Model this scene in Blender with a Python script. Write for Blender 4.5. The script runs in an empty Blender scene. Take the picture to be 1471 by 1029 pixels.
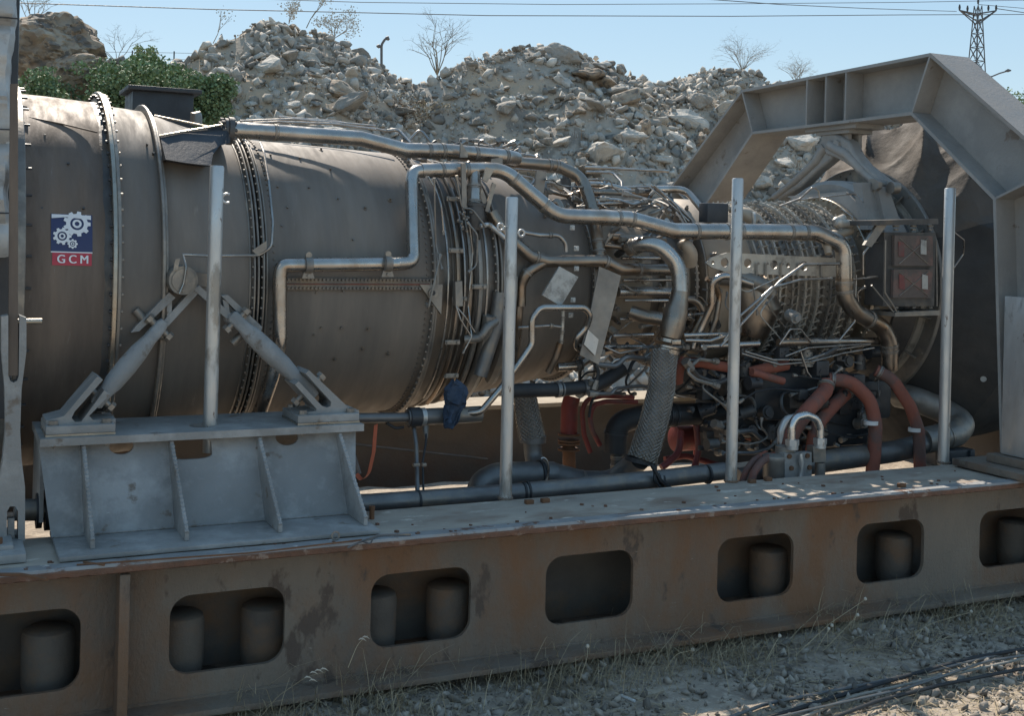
import bpy, bmesh, math, random
import numpy as np
from mathutils import Vector, Matrix, noise, geometry
R = math.radians
PI = math.pi
rnd = random.Random(7)
S = bpy.context.scene
COL = S.collection

# ------------------------------------------------------------------ camera model
FL, PU, PV, RHO, PSI, CZ = 1722., 735.5, 340., .0243, math.atan(820/1722), 1.7
cp, sp, cr, sr = math.cos(PSI), math.sin(PSI), math.cos(RHO), math.sin(RHO)
YE, ZE = 5.7, 1.46                      # the engine's axis

def ray(u, v):
    du, dv = (u-PU)/FL, (v-PV)/FL
    a = du*cr+dv*sr; b = du*sr-dv*cr
    return Vector((sp+a*cp, cp-a*sp, b))
def P(u, v, Y=None, X=None, Z=None):
    d = ray(u, v)
    t = Y/d.y if Y is not None else X/d.x if X is not None else (Z-CZ)/d.z
    return Vector((t*d.x, t*d.y, CZ+t*d.z))
def px_of(p):
    z = p[2]-CZ; fw = p[0]*sp+p[1]*cp; q = (p[0]*cp-p[1]*sp)/fw; w_ = z/fw
    return PU+FL*(q*cr+w_*sr), PV+FL*(q*sr-w_*cr)
def C(u, v, r):
    """a point of the picture on the cylinder of radius r about the engine's axis"""
    d = ray(u, v); oy, oz = -YE, CZ-ZE
    a = d.y**2+d.z**2; b = 2*(oy*d.y+oz*d.z); c = oy*oy+oz*oz-r*r
    q = b*b-4*a*c
    t = (-b-math.sqrt(q))/(2*a) if q > 0 else -b/(2*a)
    return Vector((t*d.x, t*d.y, CZ+t*d.z))
def XN(u, r): return C(u, 404, r).x
def at(q):
    if isinstance(q, Vector): return q
    if len(q) == 3 and not isinstance(q[2], str): return P(q[0], q[1], Y=q[2])
    return C(q[0], q[1], q[3])
def pts(*q): return [at(x) for x in q]
def cyl(X, r, deg):
    """point on the engine at X, radius r; deg 0 = towards the camera side, 90 = top"""
    a = R(deg); return Vector((X, YE-r*math.cos(a), ZE+r*math.sin(a)))

# ------------------------------------------------------------------ materials
def mat(name, c1, c2=None, scale=6, rough=.6, metal=0, bump=0, bscale=40, c3=None, s3=2.5, thr=.55, soft=.12,
        island=0, stretch=(1, 1, 1), detail=6, rvar=.15, c4=None, s4=12, thr4=.62, scuff=None):
    m = bpy.data.materials.new(name); m.use_nodes = True
    nt = m.node_tree; N, L = nt.nodes, nt.links; bs = N['Principled BSDF']
    tc = N.new('ShaderNodeTexCoord'); mp = N.new('ShaderNodeMapping'); mp.inputs['Scale'].default_value = stretch
    L.new(tc.outputs['Object'], mp.inputs['Vector'])
    def nz(sc, det=detail, r=.6):
        n = N.new('ShaderNodeTexNoise'); n.inputs['Scale'].default_value = sc; n.inputs['Detail'].default_value = det
        n.inputs['Roughness'].default_value = r; L.new(mp.outputs['Vector'], n.inputs['Vector']); return n
    def mix(fac, a, b, mode='MIX'):
        x = N.new('ShaderNodeMix'); x.data_type = 'RGBA'; x.blend_type = mode
        for s, val in ((x.inputs['Factor'], fac), (x.inputs[6], a), (x.inputs[7], b)):
            if isinstance(val, bpy.types.NodeSocket): L.new(val, s)
            elif isinstance(val, (int, float)): s.default_value = val
            else: s.default_value = (*val, 1)
        return x.outputs[2]
    def ramp(src, lo, hi):
        r_ = N.new('ShaderNodeMapRange'); r_.inputs['From Min'].default_value = lo; r_.inputs['From Max'].default_value = hi
        L.new(src, r_.inputs['Value']); return r_.outputs['Result']
    c2 = c2 or tuple(x*.75 for x in c1)
    n1 = nz(scale); col = mix(ramp(n1.outputs['Fac'], .32, .68), c1, c2)
    if c3: col = mix(ramp(nz(s3, 8, .65).outputs['Fac'], thr-soft/2, thr+soft/2), col, c3)
    if c4: col = mix(ramp(nz(s4, 5, .6).outputs['Fac'], thr4-.03, thr4+.03), col, c4)
    if scuff:   # small pale scrapes and chips
        sc = N.new('ShaderNodeMapping'); sc.inputs['Scale'].default_value = (5, 5, 30); sc.inputs['Rotation'].default_value = (0, .5, 0); L.new(tc.outputs['Object'], sc.inputs['Vector'])
        sn = N.new('ShaderNodeTexNoise'); sn.inputs['Scale'].default_value = 2.2; sn.inputs['Detail'].default_value = 8; sn.inputs['Roughness'].default_value = .75; L.new(sc.outputs['Vector'], sn.inputs['Vector'])
        col = mix(ramp(sn.outputs['Fac'], .66, .72), col, scuff)
    if island:
        g = N.new('ShaderNodeNewGeometry')
        col = mix(1., col, ramp_col(N, L, g.outputs['Random Per Island'], island), 'MULTIPLY')
    L.new(col, bs.inputs['Base Color'])
    bs.inputs['Metallic'].default_value = metal
    rr = N.new('ShaderNodeMapRange'); rr.inputs['To Min'].default_value = max(.04, rough-rvar); rr.inputs['To Max'].default_value = min(1, rough+rvar)
    rr.inputs['From Min'].default_value = .3; rr.inputs['From Max'].default_value = .7
    L.new(nz(scale*2.3).outputs['Fac'], rr.inputs['Value']); L.new(rr.outputs['Result'], bs.inputs['Roughness'])
    if bump:
        b = N.new('ShaderNodeBump'); b.inputs['Strength'].default_value = bump; b.inputs['Distance'].default_value = .01
        L.new(nz(bscale, 8, .65).outputs['Fac'], b.inputs['Height']); L.new(b.outputs['Normal'], bs.inputs['Normal'])
    return m
def ramp_col(N, L, src, amt):
    r_ = N.new('ShaderNodeMapRange'); r_.inputs['To Min'].default_value = 1-amt; r_.inputs['To Max'].default_value = 1+amt*.35
    L.new(src, r_.inputs['Value']); return r_.outputs['Result']

M = {}
M['rail'] = mat('rusty rail paint', (.245, .198, .152), (.160, .134, .110), 1.7, .84, 0, .9, 60, c3=(.225, .125, .070), s3=1.4, thr=.515, soft=.16, c4=(.115, .085, .066), s4=7, thr4=.625, stretch=(1.1, 1, .6), scuff=(.36, .32, .27))
M['railtop'] = mat('worn top plate', (.47, .405, .325), (.33, .285, .235), 5, .8, 0, .5, 70, c3=(.25, .175, .125), s3=2.3, thr=.55, soft=.12, c4=(.60, .54, .45), s4=14, thr4=.64, stretch=(.5, 1, 1))
M['paintedge'] = mat('grey painted strip', (.33, .33, .32), (.23, .225, .22), 7, .6, 0, .5, 60, c3=(.16, .09, .06), s3=8, thr=.60, soft=.06, c4=(.60, .56, .50), s4=16, thr4=.67)
M['rustedge'] = mat('rust edge', (.21, .105, .065), (.13, .075, .05), 14, .85, 0, .8, 60, c3=(.30, .22, .17), s3=12, thr=.60, soft=.06)
M['greypaint'] = mat('grey primer paint', (.29, .283, .268), (.225, .22, .208), 3.5, .6, 0, .4, 60, c3=(.36, .352, .335), s3=5, thr=.55, soft=.14, c4=(.18, .145, .115), s4=8, thr4=.655, scuff=(.50, .48, .45))
M['gantry'] = mat('gantry grey paint', (.31, .30, .28), (.25, .243, .23), 2.5, .6, 0, .3, 50, c3=(.36, .345, .32), s3=3, thr=.56, soft=.2, c4=(.19, .155, .125), s4=9, thr4=.68)
M['gantrywarm'] = mat('weathered gantry top', (.33, .295, .265), (.27, .25, .225), 4, .65, 0, .3, 60)
M['hot'] = mat('heat browned casing', (.205, .155, .118), (.15, .12, .097), 2.6, .66, .15, .12, 30, c3=(.115, .088, .070), s3=2.4, thr=.55, soft=.25, stretch=(3.5, 1, .55), c4=(.23, .20, .17), s4=7, thr4=.68)
M['casing'] = mat('dark grey brown casing', (.222, .19, .158), (.182, .158, .134), 3.2, .66, .15, .08, 30, c3=(.15, .132, .114), s3=2.0, thr=.54, soft=.28, stretch=(3, .6, .5), c4=(.25, .22, .185), s4=5, thr4=.70)
M['casing2'] = mat('dark blued casing', (.20, .178, .155), (.13, .120, .11), 5, .48, .4, .12, 30, c3=(.22, .175, .13), s3=2.6, thr=.56, soft=.2, stretch=(2, .7, .7))
M['cone'] = mat('pale dusty cone', (.40, .33, .25), (.33, .27, .21), 4, .55, .2, .1, 30)
M['flange'] = mat('steel flange', (.30, .27, .235), (.20, .185, .165), 9, .45, .5, .1, 60, c3=(.40, .345, .28), s3=6, thr=.60)
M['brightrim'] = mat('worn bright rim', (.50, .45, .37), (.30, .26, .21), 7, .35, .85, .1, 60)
M['galv'] = mat('galvanised steel', (.60, .60, .58), (.46, .46, .445), 9, .42, .6, .15, 50, c3=(.30, .285, .26), s3=6, thr=.60, soft=.06, c4=(.15, .11, .085), s4=30, thr4=.68, stretch=(1, 1, .4), scuff=(.22, .19, .165))
M['pipe'] = mat('stainless pipe', (.50, .47, .43), (.34, .31, .28), 7, .30, .95, .06, 60, c3=(.33, .25, .18), s3=4, thr=.60, soft=.2)
M['pipebrown'] = mat('heat tinted pipe', (.33, .28, .23), (.24, .21, .18), 7, .36, .9, .08, 60, c3=(.28, .19, .12), s3=5, thr=.58, soft=.2)
M['pipedark'] = mat('dull dark pipe', (.20, .20, .195), (.14, .14, .14), 8, .45, .5, .12, 60, c3=(.25, .22, .18), s3=5, thr=.60)
M['thin'] = mat('thin steel tube', (.42, .40, .37), (.28, .26, .24), 15, .35, .9)
M['chrome'] = mat('bright chrome', (.68, .67, .65), (.55, .54, .52), 14, .28, .95, .1, 60, rvar=.12)
M['darkmetal'] = mat('dark machinery', (.12, .115, .11), (.075, .074, .073), 9, .5, .4, .2, 50, c3=(.17, .135, .10), s3=6, thr=.62)
M['midmetal'] = mat('oily grey machinery', (.30, .28, .25), (.19, .18, .165), 9, .45, .45, .15, 50, c3=(.36, .31, .25), s3=6, thr=.60)
M['alloy'] = mat('pale alloy', (.56, .53, .47), (.40, .375, .33), 8, .42, .4, .15, 60, c3=(.27, .25, .22), s3=9, thr=.60)
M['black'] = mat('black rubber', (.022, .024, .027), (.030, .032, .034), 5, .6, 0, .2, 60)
M['blackmetal'] = mat('black painted metal', (.045, .050, .056), (.033, .036, .041), 5, .45, .1, .15, 60)
M['redhose'] = mat('dull red hose', (.31, .10, .062), (.22, .078, .055), 6, .8, 0, .35, 90, c3=(.15, .09, .075), s3=4, thr=.54)
M['redpaint'] = mat('red pipe', (.24, .045, .036), (.17, .035, .03), 6, .6, 0, .2, 70, c3=(.14, .06, .05), s3=7, thr=.6)
M['orange'] = mat('orange strap', (.55, .13, .06), (.42, .10, .05), 9, .6)
M['lidpaint'] = mat('dull brown lid', (.15, .12, .105), (.115, .098, .088), 8, .7, 0, .3, 50, c3=(.22, .13, .11), s3=9, thr=.56)
M['railin'] = mat('drum steel', (.15, .125, .10), (.105, .09, .078), 4, .85, 0, .5, 50, c3=(.19, .12, .075), s3=3, thr=.56)  # base colour lowered to paint in the shade inside the beam
M['braid'] = mat('woven steel braid', (.36, .32, .27), (.25, .225, .195), 12, .45, .55, .1, 60, c3=(.22, .18, .14), s3=5, thr=.58)
M['tagred'] = mat('faded red tag', (.26, .085, .075), (.19, .075, .07), 14, .8, c3=(.16, .10, .09), s3=18, thr=.52)
M['rustpart'] = mat('rusted part', (.20, .09, .04), (.13, .07, .04), 9, .8, 0, .5, 60)
M['tarp'] = mat('weathered dark tarpaulin', (.115, .100, .086), (.085, .076, .067), 3, .9, 0, .5, 40, c3=(.14, .122, .105), s3=4, thr=.58, soft=.2)  # upper part of the cover, colour lightened as if in sun
M['tarpdark'] = mat('black rubber cover', (.048, .048, .048), (.062, .060, .057), 3, .85, 0, .3, 30, c3=(.08, .073, .066), s3=2.5, thr=.58, soft=.2)  # lower part of the same cover, colour darkened to stand for shade
M['white'] = mat('white label', (.72, .72, .70), (.62, .62, .60), 20, .5)
M['plate'] = mat('corroded pale plate', (.52, .52, .49), (.38, .38, .36), 10, .55, .3, .25, 60, c3=(.25, .24, .22), s3=10, thr=.58)
M['wrap'] = mat('crumpled silver wrap', (.50, .50, .48), (.38, .38, .37), 5, .5, .25, 1., 9, c3=(.20, .18, .16), s3=4, thr=.64)
M['navy'] = mat('navy sticker', (.035, .045, .13), (.032, .042, .12), 6, .4)
M['stkred'] = mat('red sticker', (.50, .045, .07), (.46, .04, .065), 6, .4)
M['stkwhite'] = mat('sticker white', (.80, .82, .84), (.78, .80, .82), 6, .4)
M['rag'] = mat('blue cotton rag', (.050, .078, .125), (.035, .056, .092), 9, .95, 0, .7, 60)
M['wood'] = mat('old timber sleeper', (.055, .040, .030), (.035, .028, .022), 8, .9, 0, .8, 30)
M['concrete'] = mat('pale concrete', (.36, .33, .28), (.28, .26, .22), 8, .9, 0, .5, 50, c3=(.20, .18, .15), s3=14, thr=.60)
M['farrail'] = mat('far rail brown paint', (.20, .175, .150), (.155, .138, .12), 2.5, .8, 0, .4, 50, c3=(.19, .135, .10), s3=2, thr=.58, soft=.2)
M['dusttop'] = mat('dusty pale top', (.42, .36, .27), (.34, .28, .21), 8, .9, 0, .4, 50)
M['rock'] = mat('limestone', (.54, .495, .425), (.38, .345, .295), 5, .95, 0, 1., 14, c3=(.62, .575, .50), s3=2.4, thr=.57, island=.6, soft=.2)
M['rockwarm'] = mat('stained limestone', (.43, .35, .26), (.28, .235, .185), 4, .95, 0, 1., 9, c3=(.31, .21, .135), s3=2, thr=.56, island=.3, soft=.2, c4=(.17, .15, .13), s4=3.5, thr4=.57)
M['earth'] = mat('rubble earth', (.47, .41, .335), (.33, .29, .24), 9, 1., 0, 1., 22, c3=(.48, .365, .255), s3=.8, thr=.53, soft=.12, c4=(.25, .215, .175), s4=2.2, thr4=.60)
M['ground'] = mat('dusty gravel ground', (.42, .35, .27), (.29, .245, .195), 7, 1., 0, 1., 45, c3=(.47, .40, .315), s3=22, thr=.56, soft=.1, c4=(.22, .18, .14), s4=3, thr4=.59)
M['gravel'] = mat('loose gravel', (.41, .36, .295), (.28, .245, .205), 12, .95, 0, .4, 60, island=.65)
M['straw'] = mat('dry straw', (.48, .385, .245), (.34, .27, .17), 12, .85, island=.45)
M['twig'] = mat('dry pale twig', (.30, .265, .20), (.22, .19, .145), 8, .85, island=.25)
M['leaf'] = mat('green leaves', (.26, .35, .17), (.18, .255, .12), 8, .7, island=.5)
M['leafdry'] = mat('dry weeds', (.26, .18, .115), (.19, .14, .09), 8, .8, island=.5)
M['seed'] = mat('pale seed heads', (.62, .56, .46), (.50, .44, .35), 9, .8)
M['steelfar'] = mat('pylon steel', (.13, .135, .14), (.10, .105, .11), 4, .6, .3)
M['wire'] = mat('wire', (.06, .065, .07), (.05, .055, .06), 4, .6, .3)
M['lampglass'] = mat('gauge glass', (.34, .35, .33), (.30, .31, .30), 8, .2)

# ------------------------------------------------------------------ mesh builder
def frame(d, ref=None):
    d = d.normalized()
    a = ref if ref is not None else (Vector((0, 0, 1)) if abs(d.z) < .9 else Vector((0, 1, 0)))
    x = (a - d*a.dot(d)).normalized(); return x, d.cross(x)
class MB:
    def __init__(s): s.v = []; s.f = []
    def add(s, vs, fs):
        b = len(s.v); s.v += [tuple(x) for x in vs]; s.f += [tuple(i+b for i in f) for f in fs]; return s
    def box(s, c, size, rot=None, bev=0):
        c = Vector(c); h = Vector(size)*.5
        if bev <= 0:
            vs = [Vector((x*h.x, y*h.y, z*h.z)) for x in (-1, 1) for y in (-1, 1) for z in (-1, 1)]
            fs = [(0, 1, 3, 2), (4, 6, 7, 5), (0, 4, 5, 1), (2, 3, 7, 6), (0, 2, 6, 4), (1, 5, 7, 3)]
        else:
            bm = bmesh.new(); bmesh.ops.create_cube(bm, size=1)
            for v in bm.verts: v.co = Vector((v.co.x*size[0], v.co.y*size[1], v.co.z*size[2]))
            bmesh.ops.bevel(bm, geom=bm.edges[:], offset=min(bev, min(size)*.4), segments=2, affect='EDGES', profile=.6)
            vs = [v.co.copy() for v in bm.verts]; fs = [[v.index for v in f.verts] for f in bm.faces]; bm.free()
        if rot is not None: vs = [rot @ v for v in vs]
        return s.add([v+c for v in vs], fs)
    def bar(s, a, b, w, h, ref=None):
        a, b = Vector(a), Vector(b); d = b-a; x, y = frame(d, ref)
        vs = [p+x*i*h/2+y*j*w/2 for p in (a, b) for i in (-1, 1) for j in (-1, 1)]
        return s.add(vs, [(0, 1, 3, 2), (4, 6, 7, 5), (0, 4, 5, 1), (2, 3, 7, 6), (0, 2, 6, 4), (1, 5, 7, 3)])
    def loft(s, path, radii, seg=12, caps=True, fl=None):
        """round tube through path with a radius per point"""
        n = len(path); ds = []
        for i in range(n):
            d = (path[min(i+1, n-1)]-path[max(i-1, 0)]); ds.append(d.normalized() if d.length > 1e-9 else Vector((1, 0, 0)))
        x, _ = frame(ds[0]); vs = []; fs = []
        for i in range(n):
            x = (x-ds[i]*x.dot(ds[i]))
            x = x.normalized() if x.length > 1e-6 else frame(ds[i])[0]
            y = ds[i].cross(x)
            for k in range(seg):
                a = 2*PI*k/seg; vs.append(path[i]+(x*math.cos(a)+y*math.sin(a))*radii[i])
        for i in range(n-1):
            for k in range(seg):
                k2 = (k+1) % seg; fs.append((i*seg+k, i*seg+k2, (i+1)*seg+k2, (i+1)*seg+k))
        if caps: fs.append(tuple(range(seg))[::-1]); fs.append(tuple((n-1)*seg+k for k in range(seg)))
        return s.add(vs, fs)
    def tube(s, q, r, seg=12, bend=None, r2=None, caps=True):
        q = [Vector(p) for p in q]; path = fillet(q, bend if bend is not None else r*3.2)
        n = len(path); r2 = r if r2 is None else r2
        tot = [0]
        for i in range(1, n): tot.append(tot[-1]+(path[i]-path[i-1]).length)
        return s.loft(path, [r+(r2-r)*t/max(tot[-1], 1e-9) for t in tot], seg, caps)
    def disc(s, c, d, r, h, seg=16, r2=None):
        c = Vector(c); d = Vector(d).normalized()
        return s.loft([c-d*h/2, c+d*h/2], [r, r if r2 is None else r2], seg)
    def bolt(s, c, d, r, h):
        c = Vector(c); d = Vector(d).normalized(); return s.loft([c-d*.002, c+d*h], [r, r], 6)
    def lathe(s, prof, seg=120, axis=None, wob=None, a0=0, a1=360):
        """profile of (X, R) turned about the engine's axis"""
        n = len(prof); full = abs(a1-a0) >= 360; ns = seg if full else seg+1; vs = []; fs = []
        for (x, r) in prof:
            for k in range(ns):
                a = R(a0+(a1-a0)*k/seg); rr = r+(wob(x, r, a) if wob else 0)
                vs.append((x, YE-rr*math.cos(a), ZE+rr*math.sin(a)))
        for i in range(n-1):
            for k in range(seg):
                k2 = (k+1) % ns; fs.append((i*ns+k, (i+1)*ns+k, (i+1)*ns+k2, i*ns+k2))
        return s.add(vs, fs)
    def plate(s, outer, holes, fn, th):
        """flat plate: 2-D outline with holes, fn(a, b, w) gives the 3-D point, th its thickness"""
        loops = [[Vector((a, b, 0)) for a, b in lp] for lp in [outer]+list(holes)]
        tri = geometry.tessellate_polygon(loops); flat = [p for lp in loops for p in lp]; n = len(flat)
        vs = [fn(p.x, p.y, 0) for p in flat]+[fn(p.x, p.y, th) for p in flat]
        fs = [tuple(t) for t in tri]+[tuple(i+n for i in t[::-1]) for t in tri]; b = 0
        for lp in loops:
            m = len(lp)
            for i in range(m): j = (i+1) % m; fs.append((b+i, b+j, n+b+j, n+b+i))
            b += m
        return s.add(vs, fs)
    def prism(s, poly3, ext):
        n = len(poly3); ext = Vector(ext)
        vs = [Vector(p) for p in poly3]+[Vector(p)+ext for p in poly3]
        tri = geometry.tessellate_polygon([[Vector(p) for p in poly3]])
        fs = [tuple(t) for t in tri]+[tuple(i+n for i in t[::-1]) for t in tri]
        for i in range(n): j = (i+1) % n; fs.append((i, j, n+j, n+i))
        return s.add(vs, fs)
    def build(s, name, m, parent=None, smooth=True, **kw):
        me = bpy.data.meshes.new(name); me.from_pydata(s.v, [], s.f)
        bm = bmesh.new(); bm.from_mesh(me); bmesh.ops.recalc_face_normals(bm, faces=bm.faces[:]); bm.to_mesh(me); bm.free()
        return link(name, me, m, parent, smooth, **kw)
def link(name, me, m, parent=None, smooth=True, **kw):
    for x in (m if isinstance(m, (list, tuple)) else [m]): me.materials.append(M[x] if isinstance(x, str) else x)
    if smooth:
        me.shade_smooth(); me.set_sharp_from_angle(angle=R(38))
    o = bpy.data.objects.new(name, me); COL.objects.link(o)
    if parent is not None: adopt(o, parent)
    elif kw.get('cat') and len(me.vertices): pass
    tag(o, **kw); return o
WLOC = {}
def adopt(o, parent):
    o.parent = parent; l = WLOC.get(parent.name, Vector((0, 0, 0))); o.matrix_parent_inverse = Matrix.Translation(-l)
def tag(o, label=None, cat=None, group=None, kind=None):
    if label: o['label'] = label
    if cat: o['category'] = cat
    if group: o['group'] = group
    if kind: o['kind'] = kind
    return o
def thing(name, label, cat, loc, group=None):
    o = bpy.data.objects.new(name, None); COL.objects.link(o); o.location = loc; WLOC[o.name] = Vector(loc)
    o.empty_display_size = .1
    return tag(o, label, cat, group)
def fillet(q, rad, n=7):
    if len(q) < 3 or rad <= 0: return q
    out = [q[0]]
    for i in range(1, len(q)-1):
        a, b, c = q[i-1], q[i], q[i+1]; d1 = (a-b); d2 = (c-b); l1, l2 = d1.length, d2.length
        if l1 < 1e-6 or l2 < 1e-6: continue
        ang = d1.angle(d2)
        if ang > PI-.03: out.append(b); continue
        k = min(rad/math.tan(ang/2) if ang > .05 else 9, l1*.48, l2*.48)
        p0, p1 = b+d1.normalized()*k, b+d2.normalized()*k
        for j in range(n+1):
            t = j/n; out.append(p0*(1-t)**2+b*2*t*(1-t)+p1*t*t)
    out.append(q[-1]); return out
def rrect(cx, cy, w, h, r, n=6):
    o = []
    for (sx, sy, a0) in ((1, 1, 0), (-1, 1, 90), (-1, -1, 180), (1, -1, 270)):
        for k in range(n+1):
            a = R(a0+90*k/n); o.append((cx+sx*(w/2-r)+r*math.cos(a), cy+sy*(h/2-r)+r*math.sin(a)))
    return o
def nz(x, y, z=0, s=1, o=4): return noise.fractal(Vector((x*s, y*s, z*s)), 1., 2., o)

#@@GROUND
# ------------------------------------------------------------------ ground and rubble heaps
SKY = [(-200, 95), (0, 92), (200, 90), (262, 94), (285, 70), (330, 56), (365, 36), (390, 30), (430, 40), (470, 50), (520, 82), (570, 112), (602, 123), (625, 114),
       (660, 97), (700, 84), (740, 66), (775, 66), (830, 75), (870, 88), (900, 98), (940, 118), (965, 112), (1000, 102), (1030, 97), (1075, 101),
       (1110, 124), (1150, 145), (1220, 160), (1300, 178), (1420, 230), (1600, 260), (1900, 300)]
YR = 13.
_sx = [P(u, v, Y=YR) for u, v in SKY]; SX = [p.x for p in _sx]; SZ = [p.z for p in _sx]
def ridge(x): return float(np.interp(x, SX, SZ))
def hgt(x, y):
    # the heaps: ridge line at YR, steep face towards the yard, shallow back, then a bank behind
    yr = YR+.5*nz(x, 3.1, 0, .5, 2)
    if y < 7.9: h = 0.
    else:
        H = ridge(x)
        if y < yr:
            t = (y-8.3)/(yr-8.3); t = max(0, t)
            h = H*(t**.92)
        else: h = max(H-(y-yr)*.55, min(H, 2.75)-.1)
        amp = min(1, max(0, (y-8.2)/1.2))
        edge = 1-.75*math.exp(-((y-yr)/.7)**2)
        h += amp*edge*(.26*nz(x, y, 0, .8, 4)+.10*nz(x+9, y, 4, 2.6, 3)-.05)
    if y > 16: h = max(h, 2.6+(y-16)*.055+.4*nz(x, y, 2, .05, 3))
    if 4.75 < y < 7.0: h += .17*min(1, (y-4.75)/.25)*min(1, (7.0-y)/.1)+.03*nz(x, y, 3, 2.2, 3)
    if y < 9: h += .025*nz(x, y, 1, 1.2, 4)
    return h
def G(u, v):
    d = ray(u, v); t = 3.
    while t < 300:
        p = Vector((0, 0, CZ))+d*t
        if p.z < hgt(p.x, p.y): return p
        t += .04 if t < 18 else 1.
    return Vector((0, 0, CZ))+d*60
def grid_mesh(name, xs, ys, m, **kw):
    vs = [(x, y, hgt(x, y)) for y in ys for x in xs]; nx = len(xs)
    fs = [(j*nx+i, j*nx+i+1, (j+1)*nx+i+1, (j+1)*nx+i) for j in range(len(ys)-1) for i in range(nx-1)]
    me = bpy.data.meshes.new(name); me.from_pydata(vs, [], fs); return link(name, me, m, None, False, **kw)
def arange(a, b, s):
    o = []; x = a
    while x < b-1e-6: o.append(x); x += s
    return o+[b]
YS = 8.05
xs = [-300, -120, -50, -20, -10]+arange(-6, 22, .11)+[25, 32, 50, 110, 260, 500]
grid_mesh('ground', [-300, -60, -12]+arange(-5, 14, .16)+[24, 60, 500], [-60, -12, -3]+arange(0, YS, .13), 'ground', kind='structure')
grid_mesh('hills', xs, arange(YS, 17.2, .11)+[18, 20, 24, 30, 40, 60, 100, 200, 400, 800], 'earth', kind='structure')

def rock_proto(seed, sub=1, flat=.8):
    """an angular stone: convex hull of random points, cut and roughened"""
    r_ = random.Random(seed); bm = bmesh.new()
    for _ in range(r_.choice((9, 11, 14, 18))):
        v = Vector((r_.gauss(0, 1), r_.gauss(0, 1), r_.gauss(0, 1))).normalized()
        bm.verts.new(Vector((v.x*r_.uniform(.8, 1), v.y*r_.uniform(.65, .9), v.z*r_.uniform(.5, 1)*flat)))
    g = bmesh.ops.convex_hull(bm, input=bm.verts[:])
    bmesh.ops.delete(bm, geom=[x for x in g['geom_interior'] if isinstance(x, bmesh.types.BMVert)], context='VERTS')
    if sub:
        bmesh.ops.dissolve_limit(bm, angle_limit=R(14), verts=bm.verts[:], edges=bm.edges[:])
        bmesh.ops.bevel(bm, geom=bm.edges[:], offset=.07, segments=1, affect='EDGES')
        bmesh.ops.triangulate(bm, faces=bm.faces[:])
        for _ in range(sub):
            bmesh.ops.subdivide_edges(bm, edges=[e for e in bm.edges if e.calc_length() > (.22 if sub < 3 else .12)], cuts=1, use_grid_fill=True)
            bmesh.ops.triangulate(bm, faces=bm.faces[:])
        for v in bm.verts:
            n = v.co.normalized(); v.co += n*(.10*nz(v.co.x+seed, v.co.y, v.co.z, 1.7, 3)+.035*nz(v.co.x, v.co.y+seed, v.co.z, 6, 3))
    vs = np.array([v.co[:] for v in bm.verts]); bm.verts.index_update()
    bmesh.ops.triangulate(bm, faces=bm.faces[:])
    fs = np.array([[v.index for v in f.verts] for f in bm.faces]); bm.free(); return vs, fs
def rock_mesh(name, seed, sub=2, flat=.8):
    vs, fs = rock_proto(seed, sub, flat); me = bpy.data.meshes.new(name); me.from_pydata(vs.tolist(), [], fs.tolist()); return me
def scatter(name, protos, items, m, smooth=False, **kw):
    """items: (pos, scale3, euler) merged into one mesh"""
    V, F, b = [], [], 0
    for i, (p, s, e) in enumerate(items):
        vs, fs = protos[i % len(protos)]
        cx, cy, cz = (math.cos(a) for a in e); sx_, sy_, sz_ = (math.sin(a) for a in e)
        Rm = np.array([[cz, -sz_, 0], [sz_, cz, 0], [0, 0, 1]]) @ np.array([[cy, 0, sy_], [0, 1, 0], [-sy_, 0, cy]]) @ np.array([[1, 0, 0], [0, cx, -sx_], [0, sx_, cx]])
        V.append((vs*np.array(s)) @ Rm.T+np.array(p)); F.append(fs+b); b += len(vs)
    V = np.concatenate(V); F = np.concatenate(F); me = bpy.data.meshes.new(name)
    me.vertices.add(len(V)); me.vertices.foreach_set('co', V.ravel())
    k = F.shape[1]; me.loops.add(F.size); me.loops.foreach_set('vertex_index', F.ravel().astype(np.int32))
    me.polygons.add(len(F)); me.polygons.foreach_set('loop_start', np.arange(0, F.size, k, dtype=np.int32)); me.update(calc_edges=True); me.validate()
    return link(name, me, m, None, smooth, **kw)
protos_s = [rock_proto(100+i, 0) for i in range(14)]
protos_m = [rock_proto(200+i, 1) for i in range(10)]
def spot(r_, y0=8.2, y1=14.3):
    while True:
        y = r_.uniform(y0, y1); x = r_.uniform(-1.5+y*.02, 1.05*y+1.5)
        return x, y
r_ = random.Random(3); items = []
for _ in range(42000):
    x, y = spot(r_); c = nz(x, y, 7, .55, 3)
    if c < -.25 and r_.random() < .5: continue
    s = min(.09, .0135*(r_.paretovariate(1.45)))*r_.uniform(.8, 1.2); z = hgt(x, y)
    items.append(((x, y, z+s*.25), (s, s*r_.uniform(.7, 1), s*r_.uniform(.6, 1)), [r_.uniform(0, 6.3) for _ in range(3)]))
scatter('rubble', protos_s, items, 'rock', kind='stuff', label='broken limestone chips covering the faces of the heaps', cat='rubble')
items = []
for _ in range(3500):
    x, y = spot(r_, 8.3, 13.6); s = min(.13, .045*r_.paretovariate(2.2)); z = hgt(x, y)
    items.append(((x, y, z+s*.2), (s, s*r_.uniform(.7, 1), s*r_.uniform(.55, .9)), [r_.uniform(-.5, .5), r_.uniform(-.5, .5), r_.uniform(0, 6.3)]))
scatter('rubble', protos_m, items, 'rock', kind='stuff', label='fist sized and head sized broken stones strewn over the heaps', cat='rubble')
BM_ = [rock_mesh('boulder', 300+i, 2) for i in range(12)]
for me in BM_: me.materials.append(M['rock'])
for i, me in enumerate(BM_[9:]): me.materials[0] = M['rockwarm']
n_b = 0
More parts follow.
